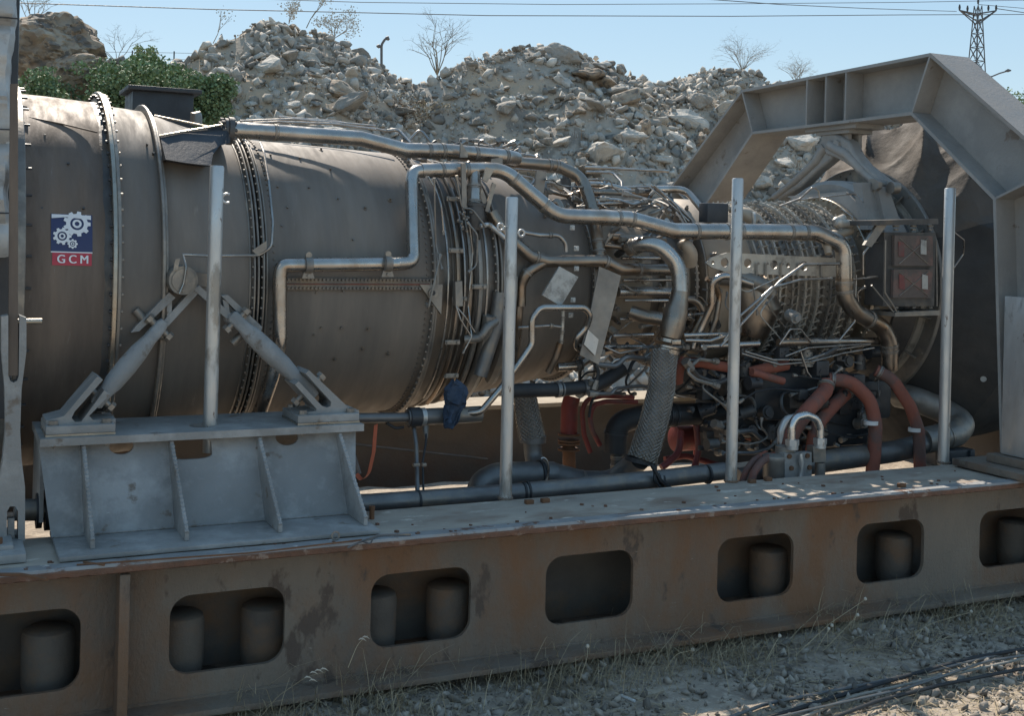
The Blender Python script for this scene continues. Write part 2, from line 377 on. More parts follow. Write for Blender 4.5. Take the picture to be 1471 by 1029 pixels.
while n_b < 250:
    x, y = spot(r_, 9.2, 13.5); s = min(.34, .105*r_.paretovariate(2.4)); z = hgt(x, y); u, v = px_of((x, y, z)); i = n_b
    lim = 165 if u < 330 else 205 if u < 600 else 265 if u < 960 else 300
    if not (150 < u < 1340) or v > lim or v < 20 or (u < 320 and v > 85): continue
    if s > .16 and z > ridge(x)*.93: continue
    if u > 1075 and v < 190-(u-1100)*.1 and u < 1300: continue
    n_b += 1; o = bpy.data.objects.new('boulder', BM_[i % 12]); COL.objects.link(o)
    o.location = (x, y, z+s*.12); o.scale = (s, s*r_.uniform(.6, 1), s*r_.uniform(.4, .85)); o.rotation_euler = (r_.uniform(-.5, .5), r_.uniform(-.5, .5), r_.uniform(0, 6.3))
    heap = 'first heap, nearest the green bush' if u < 600 else 'second, middle heap' if u < 945 else 'third heap, by the arch' if u < 1090 else 'slope seen through the arch'
    f = (z-.8)/max(.5, ridge(x)-.8); band = 'on the crest of the' if f > .88 else 'high on the' if f > .66 else 'halfway up the' if f > .42 else 'low on the'
    if 'slope' in heap: band = 'on the'
    size = 'large' if s > .24 else 'middling' if s > .17 else 'small'
    tag(o, '%s %s boulder %s %s' % (size, 'tan' if i % 12 > 8 else 'grey', band, heap), 'boulder', 'boulders in the rubble heaps')
SPEC = [  # u, v, size m, flat, label
    (385, 100, .19, .8, 'pale cube shaped boulder in the middle of the first rubble heap'),
    (700, 205, .24, .7, 'tilted pale slab of rock at the foot of the second heap, beside another leaning slab'),
    (738, 208, .20, .6, 'narrow leaning slab of rock just above the top pipe of the engine'),
    (845, 112, .36, .55, 'longest slab lying across the crest face of the second heap'),
    (905, 200, .25, .8, 'blocky boulder in the gully between the second heap and the grey arch'),
    (945, 228, .24, .85, 'rounded pale boulder low on the slope, nearest the foot of the grey arch'),
    (838, 222, .22, .5, 'flat layered rock resting low on the slope over the bent brown pipe'),
    (800, 80, .34, .7, 'broad boulder crowning the second rubble heap'),
    (856, 84, .26, .9, 'upright block at the right end of the second heap crest'),
    (645, 290, .2, .7, 'pale boulder glimpsed behind the pipes above the engine casing'),
    (490, 130, .20, .7, 'triangular boulder on the right flank of the first heap'),
    (350, 75, .22, .8, 'squarish boulder under the crest of the first heap'),
    (290, 66, .16, .7, 'boulder poking out of the left shoulder of the first heap'),
]
for i, (u, v, s, fl, lab) in enumerate(SPEC):
    me = rock_mesh('boulder', 500+i, 3, fl); me.materials.append(M['rock' if i % 3 else 'rockwarm'])
    o = bpy.data.objects.new('boulder', me); COL.objects.link(o); p = G(u, v)
    o.location = p+Vector((0, 0, s*.02)); o.scale = (s, s*.8, s*.75); o.rotation_euler = (.15*math.sin(i*3), .2*math.cos(i*5), i*1.3)
    tag(o, lab, 'boulder', 'boulders in the rubble heaps')
# the big rock on the left, behind the casing
def big_rock():
    bm = bmesh.new(); bmesh.ops.create_icosphere(bm, subdivisions=5, radius=1)
    for v in bm.verts:
        n = v.co.normalized(); q = 1.
        for (dx, dy, dz, h) in ((.9, -.3, .3, .80), (-.2, -.9, .35, .72), (.3, -.8, -.5, .78), (-.95, -.1, .2, .84), (.1, .2, .97, .74), (.6, -.5, .65, .80), (-.6, -.4, .7, .82), (-.5, -.8, -.3, .80)):
            k = n.dot(Vector((dx, dy, dz)).normalized())
            if k > .05: q = min(q, h/k)
        r = q*(1+.10*nz(n.x, n.y, n.z, 1.6, 3))-.13*max(0, .16-abs(nz(n.x+5, n.y*1.3, n.z*2, 1.9, 3)))/.16*.6+.06*abs(nz(n.x+5, n.y, n.z, 4.2, 5))+.03*nz(n.x, n.y, n.z, 13, 3); v.co = n*r
    me = bpy.data.meshes.new('rock'); bm.to_mesh(me); bm.free(); me.materials.append(M['rockwarm']); me.shade_smooth(); me.set_sharp_from_angle(angle=R(30)); return me
o = bpy.data.objects.new('large_rock', big_rock()); COL.objects.link(o); p = P(84, 70, Y=12.4)
o.location = p; o.scale = (.50, .5, .37); o.rotation_euler = (0, .12, .2)
tag(o, 'huge weathered rock standing on the bank behind the green bush', 'rock')
o = bpy.data.objects.new('large_rock', o.data.copy()); COL.objects.link(o); p = P(120, 112, Y=12.0); o.location = p; o.scale = (.34, .3, .20); o.rotation_euler = (.3, .2, 2.4)
tag(o, 'lower weathered rock leaning under the huge rock, behind the green bush', 'rock')
#@@END

#@@PLANTS
# ------------------------------------------------------------------ plants
def leaves(mb, c, rad, n, size, r_, gap=.0, squash=(1, 1, 1)):
    for _ in range(n):
        d = Vector((r_.gauss(0, 1), r_.gauss(0, 1), r_.gauss(0, 1))).normalized()*(r_.random()**.45)
        p = Vector(c)+Vector((d.x*rad*squash[0], d.y*rad*squash[1], d.z*rad*squash[2]))
        if nz(p.x, p.y, p.z, 3.2, 2) < gap: continue
        a = Vector((r_.gauss(0, 1), r_.gauss(0, 1), r_.gauss(0, 1))).normalized(); b = a.orthogonal().normalized(); b = Matrix.Rotation(r_.uniform(0, 6.3), 3, a) @ b
        s = size*r_.uniform(.6, 1.3); w = a.cross(b)*s*.45
        mb.add([p-b*s*.5, p+w, p+b*s*.5, p-w], [(0, 1, 2, 3)])
r_ = random.Random(12)
bush = thing('bush', 'leafy green bush growing between the big rock and the first heap', 'bush', P(200, 160, Y=11.3))
mb = MB(); stems = MB(); root = P(205, 215, Y=11.4)
for (u, v, rad, n) in ((75, 130, .26, 1500), (60, 165, .3, 1500), (315, 125, .16, 900), (205, 130, .34, 2600), (150, 125, .32, 2200), (245, 128, .30, 2200), (110, 140, .26, 1200), (285, 140, .24, 1600), (180, 165, .40, 2200), (240, 165, .36, 2200), (300, 160, .2, 900), (90, 165, .28, 900), (215, 100, .20, 900)):
    c = P(u, v, Y=11.3+r_.uniform(-.25, .25)); leaves(mb, c, rad*1.05, n*2, .031, r_, -.16, (1.15, 1, .8))
    stems.tube([root, (root+c)/2+Vector((r_.uniform(-.1, .1), 0, .05)), c], .018, 6, r2=.006)
mb.build('foliage', 'leaf', bush, False); stems.build('branch', 'twig', bush)

def shrub(name, label, base, h, spread, n, r_, lean=0, rad=.006, depth=3, group=None, leafn=0):
    t = thing(name, label, 'dry shrub', base, group); mb = MB(); fl = MB()
    def grow(p, d, L, rr, k):
        q = p+d*L*.5+Vector((r_.uniform(-1, 1), r_.uniform(-1, 1), 0))*L*.06; e = p+d*L
        mb.tube([p, q, e], rr, 4 if k < depth else 5, bend=L*.2, r2=rr*.6)
        if k == 0:
            for _ in range(leafn):
                s = r_.uniform(.006, .012); c = e+Vector((r_.gauss(0, 1), r_.gauss(0, 1), r_.gauss(0, 1)))*.03
                fl.add([c+Vector((-s, 0, 0)), c+Vector((0, s*.5, s)), c+Vector((s, 0, 0)), c+Vector((0, -s*.5, -s))], [(0, 1, 2, 3)])
            return
        for _ in range(r_.choice((2, 3, 3))):
            nd = (d+Vector((r_.gauss(0, 1), r_.gauss(0, 1), r_.gauss(0, .5)))*.42*spread).normalized()
            grow(p+d*L*r_.uniform(.55, 1), nd, L*r_.uniform(.5, .75), rr*.55, k-1)
    for _ in range(n):
        d = Vector((r_.gauss(0, .35*spread)+lean, r_.gauss(0, .3), 1)).normalized(); grow(base, d, h*r_.uniform(.4, .6), rad, depth)
    mb.build('stem', 'twig', t, False)
    if fl.v: fl.build('foliage', 'seed', t, False)
    return t
def gp(u, v, Y):
    return P(u, v, Y=Y)
shrub('dry_shrub', 'bare pale shrub on the saddle between the first two heaps', gp(628, 108, 13), .68, 1.5, 8, r_, .0, .007, 4)
shrub('dry_shrub', 'wispy shrub at the right end of the rubble skyline, nearest the arch', gp(1146, 124, 13.3), .44, 2.0, 14, r_, .1, .0035, 4)
shrub('dry_shrub', 'frothy dry shrub on top of the third heap', gp(1066, 102, 13.1), .54, 2.0, 15, r_, 0, .0035, 4)
shrub('dry_shrub', 'thin twiggy shrub between the huge rock and the green bush', gp(168, 90, 12.8), .5, 1.4, 5, r_, .1, .004, 4)
shrub('dry_shrub', 'bare shrub rising behind the huge rock, cut by the silver wrap', gp(45, 40, 13.4), .5, 1.5, 6, r_, 0, .005, 4)
shrub('dry_shrub', 'single bent weed stalk on the left shoulder of the first heap', gp(306, 62, 13), .34, .7, 1, r_, .25, .005, 3, leafn=1)
shrub('dry_shrub', 'leafy dead weed on the very top of the first heap', gp(415, 34, 13), .22, 1.0, 4, r_, 0, .004, 3, leafn=3)
shrub('dry_shrub', 'tall slanting dead stem on the crest of the first heap', gp(440, 40, 13), .42, .4, 1, r_, .45, .006, 3, leafn=3)
shrub('dry_shrub', 'feathery shrub on the right slope of the first heap crest', gp(480, 55, 13), .36, 1.6, 8, r_, .25, .004, 4, leafn=1)
# dry weeds in the gully
for (u, v, rad, m_, lab) in ((545, 150, .34, 'leafdry', 'reddish dry weeds with pale seed heads in the gully between heaps'), (632, 165, .30, 'straw', 'yellowed dry weeds beside the seed heads at the foot of the second heap'), (100, 150, .30, 'straw', 'straw coloured weeds on the bank left of the green bush')):
    c = G(u, v+10); mb = MB(); leaves(mb, c, rad*1.1, 2600, .022, r_, -.1, (1.5, .6, .7))
    if m_ == 'leafdry':
        sd = MB(); leaves(sd, c+Vector((.1, -.15, .05)), rad, 420, .022, r_, -.2, (1.4, .5, .7))
        t = thing('dry_weeds', lab, 'weeds', c); mb.build('foliage', m_, t, False); sd.build('seed_heads', 'seed', t, False)
    else: mb.build('dry_weeds', m_, None, False, label=lab, cat='weeds')
for (u, v, s, lab) in ((213, 78, .5, 'small dark tree far off on the brown hill between rock and heap'), (1462, 158, 1.6, 'distant leafy tree at the right edge beyond the arch')):
    Y = 40; c = P(u, v, Y=Y); t = thing('tree', lab, 'tree', c-Vector((0, 0, s*1.3))); mb = MB()
    for k in range(7): leaves(mb, c+Vector((r_.uniform(-1, 1)*s*.6, r_.uniform(-1, 1)*s*.5, r_.uniform(-.5, .5)*s*.6)), s*.45, 260, .09*s**.5, r_, -.2)
    mb.build('crown', 'leaf', t, False); tk = MB(); tk.tube([c-Vector((0, 0, s*1.4)), c-Vector((0, 0, s*.6)), c], s*.08, 6, r2=s*.03); tk.build('trunk', 'twig', t)
# stalks and straw at the foot of the near rail
def blade(mb, p, d, L, w, droop=.3):
    q = [p, p+d*L*.4, p+d*L*.75+Vector((d.x*.1, d.y*.1, -droop*.2))*L, p+d*L+Vector((d.x*.35, d.y*.35, -droop))*L]
    sd = Vector((-d.y, d.x, 0)); sd = sd.normalized() if sd.length > 1e-4 else Vector((1, 0, 0)); sd = (sd+Vector((0, 0, .3))).normalized()
    vs = []
    for i, a in enumerate(q): k = w*(1-i*.28); vs += [a-sd*k, a+sd*k]
    mb.add(vs, [(0, 1, 3, 2), (2, 3, 5, 4), (4, 5, 7, 6)])
mb = MB(); rb_ = random.Random(91)
for _ in range(170):
    x, y = spot(rb_, 9.0, 13.4); base = Vector((x, y, hgt(x, y))); n_ = rb_.randint(8, 34); h_ = rb_.uniform(.06, .22)
    if nz(x, y, 5, .7, 2) < -.05: continue
    for _ in range(n_): dd_ = Vector((rb_.gauss(0, .5), rb_.gauss(0, .5), 1)).normalized(); blade(mb, base+Vector((rb_.gauss(0, .06), rb_.gauss(0, .06), -.02)), dd_, h_*rb_.uniform(.5, 1.2), .003, .25)
mb.build('dry_brush', 'leafdry', None, False, kind='stuff', label='sparse dry brush and grass tufts over the rubble heaps', cat='grass')
mb = MB()
for _ in range(11000):
    x = r_.uniform(.9, 6.5); y = 4.12-abs(r_.gauss(0, .16))+r_.uniform(-.02, .25)
    if nz(x, y, 3, 2.2, 2) < -.15 and r_.random() < .8: continue
    d = Vector((r_.gauss(0, .5), r_.gauss(-.15, .45), r_.uniform(.25, 1))).normalized()
    blade(mb, Vector((x, y, hgt(x, y)-.005)), d, r_.uniform(.04, .17)*(1.7 if r_.random() < .14 else .8), .0017, r_.uniform(0, .5))
for _ in range(9000):
    x = r_.uniform(1.2, 7.5); y = r_.uniform(2.9, 4.1); 
    if nz(x, y, 9, 1.3, 3) < .02: continue
    d = Vector((r_.gauss(0, 1), r_.gauss(0, 1), .12)).normalized(); blade(mb, Vector((x, y, hgt(x, y)+.006)), d, r_.uniform(.03, .13), .0016, .08)
mb.build('dry_grass', 'straw', None, False, kind='stuff', label='dry straw and grass along the foot of the near rail', cat='grass')
def stalk(lab, q, heads):
    t = thing('grass_stalk', lab, 'grass stalk', q[0]); m1 = MB(); m1.tube(q, .0016, 5, bend=.1, r2=.0008); m1.build('stem', 'straw', t)
    m2 = MB()
    for h in heads:
        h = Vector(h); m2.loft([h, h+Vector((.008, 0, .004)), h+Vector((.018, 0, .001)), h+Vector((.03, 0, -.008))], [.0006, .0028, .0022, .0003], 6)
    m2.build('seed_head', 'seed', t)
q = pts((350, 1060, 4.0), (400, 1000, 4.0), (440, 973, 4.0), (468, 966, 4.0))
stalk('wild oat stalk bending before the rail below the second opening', q, pts((437, 975, 4.0), (445, 968, 4.0), (452, 965, 4.0), (460, 963, 4.0), (444, 979, 4.0)))
q = pts((500, 960, 4.03), (514, 925, 4.05), (528, 914, 4.08)); stalk('short pale stalk leaning on the sill of the third opening', q, pts((515, 920, 4.04), (520, 917, 4.05)))
for i, (u0, v0, u1, v1) in enumerate(((1140, 952, 1243, 862), (1180, 950, 1232, 885), (1215, 935, 1255, 915), (1255, 960, 1190, 905), (830, 985, 844, 930), (1230, 960, 1225, 918), (1290, 930, 1395, 880), (1100, 950, 1120, 915), (1170, 960, 1195, 900), (955, 965, 995, 935))):
    a = P(u0, v0, Y=3.93); b = P(u1, v1, Y=3.98); m_ = (a+b)/2+Vector((.02*math.sin(i*2), 0, .03))
    a.z = max(a.z, 0); t = thing('seed_weed', ('tallest round headed weed, reaching up before the rail left of the sixth opening', 'round headed weed just under the tallest weed', 'round headed weed leaning right beside the tallest weed', 'round headed weed leaning left across its neighbours under the sixth opening', 'lone round headed weed between the fourth and fifth openings', 'short round headed weed under the sixth opening', 'long low weed stalk leaning towards the last opening', 'round headed weed below the fifth opening', 'small round headed weed right of the fifth opening', 'leaning weed stalk with pale head left of the fifth opening')[i], 'weed', a, 'round headed dry weeds by the rail')
    m1 = MB(); m1.tube([a, m_, b], .0015, 5, bend=.1, r2=.001); m1.build('stem', 'straw', t)
    m2 = MB(); m2.loft([b+Vector((0, 0, -.006)), b, b+Vector((0, 0, .007)), b+Vector((0, 0, .011))], [.002, .0075, .0065, .001], 8); m2.build('seed_head', 'seed', t)
# gravel
r_ = random.Random(5); items = []
for _ in range(30000):
    x = r_.uniform(1.2, 8.0); y = r_.uniform(2.7, 4.75); s = min(.032, .0045*r_.paretovariate(1.55))
    if nz(x, y, 2, 1.6, 3) < -.1 and r_.random() < .6: continue
    items.append(((x, y, hgt(x, y)+s*.3), (s, s*.8, s*.65), [r_.uniform(0, 6.3) for _ in range(3)]))
scatter('gravel', protos_s, items, 'gravel', kind='stuff', label='grey gravel and grit on the yard floor', cat='gravel')
for (u, v, s, lab) in ((1372, 940, .038, 'pale chunky stone lying on the gravel above the dark cables'), (775, 968, .03, 'grey stone on the gravel under the fourth opening'), (1195, 945, .028, 'brown stone among dry stalks under the rail'), (1440, 1010, .03, 'dull brown stone at the lower right corner of the gravel')):
    me = rock_mesh('stone', int(u), 2); me.materials.append(M['gravel']); o = bpy.data.objects.new('stone', me); COL.objects.link(o)
    p = P(u, v, Z=.02); o.location = p; o.scale = (s, s*.9, s*.7); o.rotation_euler = (.2, .1, u); tag(o, lab, 'stone')
# cables on the ground
gs = [((1000, 1050), (1100, 1012), (1240, 985), (1350, 962), (1500, 925)), ((1080, 1040), (1180, 1008), (1290, 975), (1400, 945), (1520, 925)), ((1120, 1045), (1230, 1000), (1330, 978), (1480, 945)), ((1150, 1050), (1260, 1008), (1350, 985), (1490, 957)), ((1060, 1045), (1165, 1020), (1300, 990), (1420, 950), (1500, 938))]
for i, q in enumerate(gs):
    mb = MB(); mb.tube([P(u, v, Z=.02+.006*i) for u, v in q], (.0065, .008, .006, .007, .005)[i], 8, bend=.4)
    mb.build('cable', ('pipedark', 'black', 'concrete', 'black', 'pipedark')[i], None, label=('grey cable bordering the upper side of the cable bundle', 'thick black cable in the middle of the bundle on the gravel', 'pale dusty cable stripped of its black sheath', 'black cable on the lower side of the bundle on the gravel', 'thin dark cable crossing over the cable bundle')[i], cat='cable', group='cables lying across the gravel')
mb = MB(); a, b = P(1170+0, 1005, Z=.012), P(1190, 1008, Z=.014)
mb = MB(); mb.tube([P(893, 1000, Z=.012), P(912, 1008, Z=.012)], .006, 8); mb.build('plastic_scrap', 'white', None, label='bit of white plastic tube on the gravel', cat='litter')
mb = MB(); mb.bar(P(912, 1005, Z=.012), P(950, 992, Z=.02), .03, .008); mb.build('wood_chip', 'dusttop', None, label='pale splintered wood chip beside the white plastic tube', cat='litter')
#@@END

#@@FAR
# ------------------------------------------------------------------ pylon, power lines, street lamps
def lattice(base, h, w0, w1, n, mb, r_):
    L = [(-1, -1), (1, -1), (1, 1), (-1, 1)]
    def c(i, k): w = w0+(w1-w0)*i/n; return Vector((base.x+L[k][0]*w, base.y+L[k][1]*w, base.z+h*i/n))
    for k in range(4):
        mb.tube([c(0, k), c(n, k)], r_, 4, 0)
        for i in range(n): mb.tube([c(i, k), c(i+1, (k+1) % 4)], r_*.6, 4, 0); mb.tube([c(i+1, k), c(i, (k+1) % 4)], r_*.6, 4, 0); mb.tube([c(i, k), c(i, (k+1) % 4)], r_*.5, 4, 0)
Yp = 150.; top = P(1405, 8, Y=Yp); bz = hgt(top.x, Yp)
pyl = thing('power_pylon', 'steel lattice pylon standing beyond the sloping end of the grey arch', 'pylon', (top.x, Yp, bz))
mb = MB(); lattice(Vector((top.x, Yp, bz)), top.z-bz, 2.1, .42, 14, mb, .13); mb.build('tower', 'steelfar', pyl)
mb = MB(); ends = []
for sx_, dz in ((-1, -2.6), (1, -1.3)):
    for yy in (-.5, .5):
        mb.tube([(top.x, Yp+yy, top.z-1.1-.5*abs(dz)*.4), (top.x+sx_*4.2, Yp, top.z-.9+(.5 if sx_ > 0 else -.3))], .12, 4, 0); mb.tube([(top.x, Yp+yy, top.z-3.0), (top.x+sx_*4.2, Yp, top.z-.9+(.5 if sx_ > 0 else -.3))], .12, 4, 0)
mb.build('cross_arm', 'steelfar', pyl)
for q in ((-4.2, -1.2), (4.2, -.4), (0, .3), (-2.4, -1.2), (2.4, -.6)):
    mb = MB(); mb.loft([Vector((top.x+q[0], Yp, top.z+q[1]+.5*k)) for k in range(3)], [.12, .2, .1], 8); mb.build('insulator', 'wire', pyl)
def wire(lab, q, r_, Ys, sag=0):
    mb = MB(); p = [P(u, v, Y=y) for (u, v), y in zip(q, Ys)]; o = []
    for i in range(len(p)-1):
        for k in range(10): t = k/10; o.append(p[i].lerp(p[i+1], t)-Vector((0, 0, sag*4*t*(1-t))))
    o.append(p[-1]); mb.tube(o, r_, 5, 0); mb.build('power_line', 'wire', None, label=lab, cat='power line', group='overhead power lines')
wire('lower overhead wire crossing the whole sky', [(-60, 1), (300, 13), (700, 22), (1050, 23), (1300, 21), (1560, 20)], .022, [55]*6)
wire('upper overhead wire entering from the top edge above the first heap', [(250, -6), (520, 3), (800, 6), (1060, 5), (1300, 3), (1560, -2)], .018, [58]*6)
wire('faint wire running to the pylon cross arm tip', [(900, -10), (1120, 6), (1250, 12), (1374, 16)], .05, [110, 120, 135, 150])
wire('wire leaving the pylon towards the right edge', [(1432, 12), (1500, 22), (1600, 34)], .07, [150, 160, 175])
wire('second thin wire leaving the pylon top to the right', [(1405, 6), (1500, 14), (1600, 20)], .05, [150, 160, 175])
for (u, v, vb, arm, lab) in ((548, 56, 120, 1, 'distant street lamp with a drooping head in the gap between heaps'), (1424, 104, 190, 2, 'curved arm street lamp beside the pylon')):
    Y = 60.; b = P(u, vb, Y=Y); t_ = P(u, v+(8 if arm == 1 else 6), Y=Y); t = thing('street_lamp', lab, 'street lamp', b); mb = MB(); s = 1/FL*66
    if arm == 1:
        mb.tube([b, t_, P(u+5, v, Y=Y), P(u+9, v-2, Y=Y)], .07, 6, .4); mb.build('pole', 'steelfar', t)
        mb = MB(); mb.loft(pts((u+6, v-2, Y), (u+8, v-2, Y), (u+11, v+1, Y)), [.05, .14, .06], 8); mb.loft(pts((u-7, v+10, Y), (u-4, v+10, Y), (u-1, v+11, Y)), [.05, .12, .05], 8); mb.build('lamp_head', 'steelfar', t)
    else:
        mb.tube([b, t_], .07, 6, 0); mb.tube(pts((u-12, v+4, Y), (u, v+6, Y), (u+12, v+1, Y), (u+26, v-3, Y)), .05, 6, .6); mb.build('pole', 'steelfar', t)
        mb = MB(); mb.loft(pts((u+20, v-2, Y), (u+24, v-3, Y), (u+28, v-3, Y)), [.05, .12, .05], 8); mb.build('lamp_head', 'steelfar', t)


fp = [P(u, v, Y=38.) for u, v in ((150, 84), (190, 84), (250, 85), (300, 86))]; mb = MB()
t = thing('wire_fence', 'thin wire fence on the brown hill beyond the green bush', 'fence', fp[0]-Vector((0, 0, .6)))
for p in fp: mb = MB(); mb.tube([p-Vector((0, 0, .8)), p+Vector((0, 0, .25))], .022, 5, 0); mb.build('post', 'wire', t)
mb = MB()
for k in range(3):
    for a, b in zip(fp, fp[1:]): mb.tube([a-Vector((0, 0, .1*k*2-.2)), b-Vector((0, 0, .1*k*2-.2))], .006, 4, 0)
mb.build('fence_wire', 'wire', t)
#@@END

#@@SKID
# ------------------------------------------------------------------ skid frame
skid = thing('skid_frame', 'rusty brown steel skid frame with oblong openings carrying the whole engine', 'skid frame', (2.5, 4.3, .04))
ZT, ZB = .59, .04
xz = lambda y: (lambda a, b, w_: Vector((a, y+w_, b)))
X0, X1 = -1.2, 7.4
beam = bpy.data.objects.new('side_beam', None); COL.objects.link(beam); beam.location = (2.5, 4.2, .04); WLOC['side_beam'] = Vector((0, 0, 0))
beam.location = (0, 0, 0); beam.parent = skid; beam.matrix_parent_inverse = Matrix.Translation(-WLOC[skid.name])
hx = [.25-.795, .25, .945, 1.675, 2.405, 3.23, 3.995, 4.755, 5.52, 6.28]
holes = [rrect(x, .287, .405, .275, .07) for x in hx]
mb = MB(); mb.plate([(X0, ZB+.02), (X1, ZB+.02), (X1, ZT-.028), (X0, ZT-.028)], holes, xz(4.235), .018); mb.build('beam_web', 'rail', beam)
mb = MB(); mb.box(((X0+X1)/2, 4.2+.17, ZB+.011), (X1-X0, .52, .022), bev=.004); mb.build('bottom_flange', 'rail', beam)
mb = MB(); mb.box(((X0+X1)/2, 4.3345, ZT-.014), (X1-X0, .445, .027), bev=.004); mb.build('top_flange', 'railtop', beam)
# flaked painted strip and rusty lip along the edge
mb = MB(); n = 520; vs = []; fs = []
for i in range(n+1):
    x = X0+(X1-X0)*i/n; j = .006*nz(x, 0, 0, 9, 3)
    for (y, z) in ((4.165+.008*nz(x, 5, 0, 6, 3), ZT+.0035), (4.106+j, ZT+.004), (4.1005, ZT-.004+j*.4), (4.1005, ZT-.011+.005*nz(x, 2, 0, 13, 3))): vs.append((x, y, z))
for i in range(n):
    for k in range(3): fs.append((i*4+k, (i+1)*4+k, (i+1)*4+k+1, i*4+k+1))
mb.add(vs, fs); mb.build('edge_strip', 'paintedge', beam)
mb = MB(); vs = []; fs = []
for i in range(n+1):
    x = X0+(X1-X0)*i/n; j = .004*nz(x, 8, 0, 15, 4)
    for (y, z) in ((4.1, ZT-.006), (4.097+j, ZT-.010+j), (4.0985+j, ZT-.026-j*.8+.003*nz(x, 1, 0, 30, 2)), (4.108, ZT-.031), (4.13, ZT-.029)): vs.append((x, y, z))
for i in range(n):
    for k in range(4): fs.append((i*5+k, (i+1)*5+k, (i+1)*5+k+1, i*5+k+1))
mb.add(vs, fs); mb.build('rusty_lip', 'rustedge', beam)
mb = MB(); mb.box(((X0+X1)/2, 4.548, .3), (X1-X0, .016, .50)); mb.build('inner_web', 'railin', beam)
for x in (.575-.795*0, -1.0, 7.0):
    mb = MB(); mb.box((x, 4.178, .3), (.028, .112, .50), bev=.003); mb.box((x, 4.125, .3), (.034, .014, .499), bev=.004); mb.build('stiffener', 'rail', beam)
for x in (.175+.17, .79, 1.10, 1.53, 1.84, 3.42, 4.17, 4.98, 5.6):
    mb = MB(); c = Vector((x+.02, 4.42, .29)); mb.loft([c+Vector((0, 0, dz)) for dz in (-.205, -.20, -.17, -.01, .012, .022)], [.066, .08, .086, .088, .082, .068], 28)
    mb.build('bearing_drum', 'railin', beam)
mb = MB()
for (z_, y_) in ((ZB+.024, 4.232), (ZT-.030, 4.232)):
    n_ = 900; mb.loft([Vector((X0+(X1-X0)*i/n_, y_+.0008*math.sin(i*2.3), z_)) for i in range(n_+1)], [.006*(1+.25*math.sin(i*1.7)+.25*nz(i*.3, z_, 0)) for i in range(n_+1)], 6)
mb.build('weld_bead', 'rail', beam)
# far beam
fb = bpy.data.objects.new('side_beam', None); COL.objects.link(fb); adopt(fb, skid); WLOC[fb.name] = Vector((0, 0, 0))
mb = MB(); mb.box(((X0+X1)/2, 7.30, .3), (X1-X0, .018, .50)); mb.build('beam_web', 'farrail', fb)
mb = MB(); mb.box(((X0+X1)/2, 7.35, ZT-.016), (X1-X0, .40, .027)); mb.build('top_flange', 'dusttop', fb)
mb = MB(); mb.box(((X0+X1)/2, 7.35, ZB+.011), (X1-X0, .44, .022)); mb.build('bottom_flange', 'farrail', fb)
for x in (.1, 6.3):
    mb = MB(); mb.box((x, 5.93, .3), (.02, 2.71, .5)); mb.box((x, 5.93, .57), (.2, 2.71, .02)); mb.box((x, 5.93, .06), (.2, 2.71, .02)); mb.build('cross_beam', 'farrail', skid)
mb = MB()
q = pts((497, 632, 7.1), (512, 639, 7.1), (700, 660, 7.1)); mb.tube(q, .008, 8, 0); q = pts((503, 640, 7.0), (516, 682, 6.9)); mb.tube(q, .016, 8, 0); mb.build('stay_rod', 'pipedark', skid)
# bolts and bits on the top plate
for (u, v) in ((760, 724), (783, 722), (1080, 694), (1103, 691), (1388, 672), (1405, 669), (1424, 667), (1295, 700)):
    mb = MB(); c = P(u, v, Z=ZT); mb.box(c+Vector((0, 0, .008)), (.035, .025, .018), bev=.003); mb.build('bolt_head', 'rustpart', skid)
for (u, v, z) in ((534, 740, .05), (398, 750, .05)):
    mb = MB(); c = P(u, v+6, Z=ZT if u > 500 else .602); mb.disc(c+Vector((0, 0, z/2)), (0, 0, 1), .010, z, 10); mb.disc(c+Vector((0, 0, z*.9)), (0, 0, 1), .012, .012, 10); mb.build('stud', 'rustpart' if u > 500 else 'greypaint', skid)
mb = MB(); mb.tube([P(u, v, Z=ZT+.008) for u, v in ((-10, 826), (30, 826), (68, 833))], .006, 6); mb.build('steel_rod', 'rustpart', None, label='short rusty rod lying on the painted edge of the near rail', cat='rod')
mb = MB(); mb.tube([P(u, v, Z=ZT+.010) for u, v in ((500, 787), (520, 778), (545, 769), (590, 768))], .004, 6); mb.tube([P(u, v, Z=ZT+.008) for u, v in ((520, 778), (532, 782), (535, 776))], .003, 6)
mb.build('bent_wire', 'pipedark', None, label='bent wire lying on the rail top just right of the grey pedestal', cat='wire')
mb = MB(); c = P(482, 770, Z=.61)
for k in range(20):
    a, b = 2*PI*k/20, 2*PI*(k+1)/20; mb.tube([c+Vector((.014*math.cos(a), 0, .014*math.sin(a))), c+Vector((.014*math.cos(b), 0, .014*math.sin(b)))], .004, 6, 0)
mb.build('steel_nut', 'flange', None, label='loose steel ring standing against the front edge of the pedestal foot', cat='ring')
mb = MB(); q = [P(u, v, Z=ZT+.007) for u, v in ((110, 812), (240, 803), (360, 795), (520, 776))]; mb.tube(q, .003, 5, .3); mb.tube([P(u, v, Z=ZT+.006) for u, v in ((120, 808), (150, 812))], .004, 5)
mb.build('old_cord', 'rustpart', None, label='thin old cord lying along the front edge of the pedestal foot', cat='cord')
r_ = random.Random(8); mb = MB()
for k in range(90):
    x = r_.uniform(0, 5.5); y = r_.choice((r_.uniform(4.12, 4.2), r_.uniform(4.15, 4.5))); s = r_.uniform(.003, .008); mb.box((x, y, ZT+s*.5), (s*2, s*1.5, s), rot=Matrix.Rotation(r_.uniform(0, 3), 3, 'Z'))
mb.build('grit', 'rustedge', None, kind='stuff', label='rust flakes and grit on the rail top plate', cat='grit')
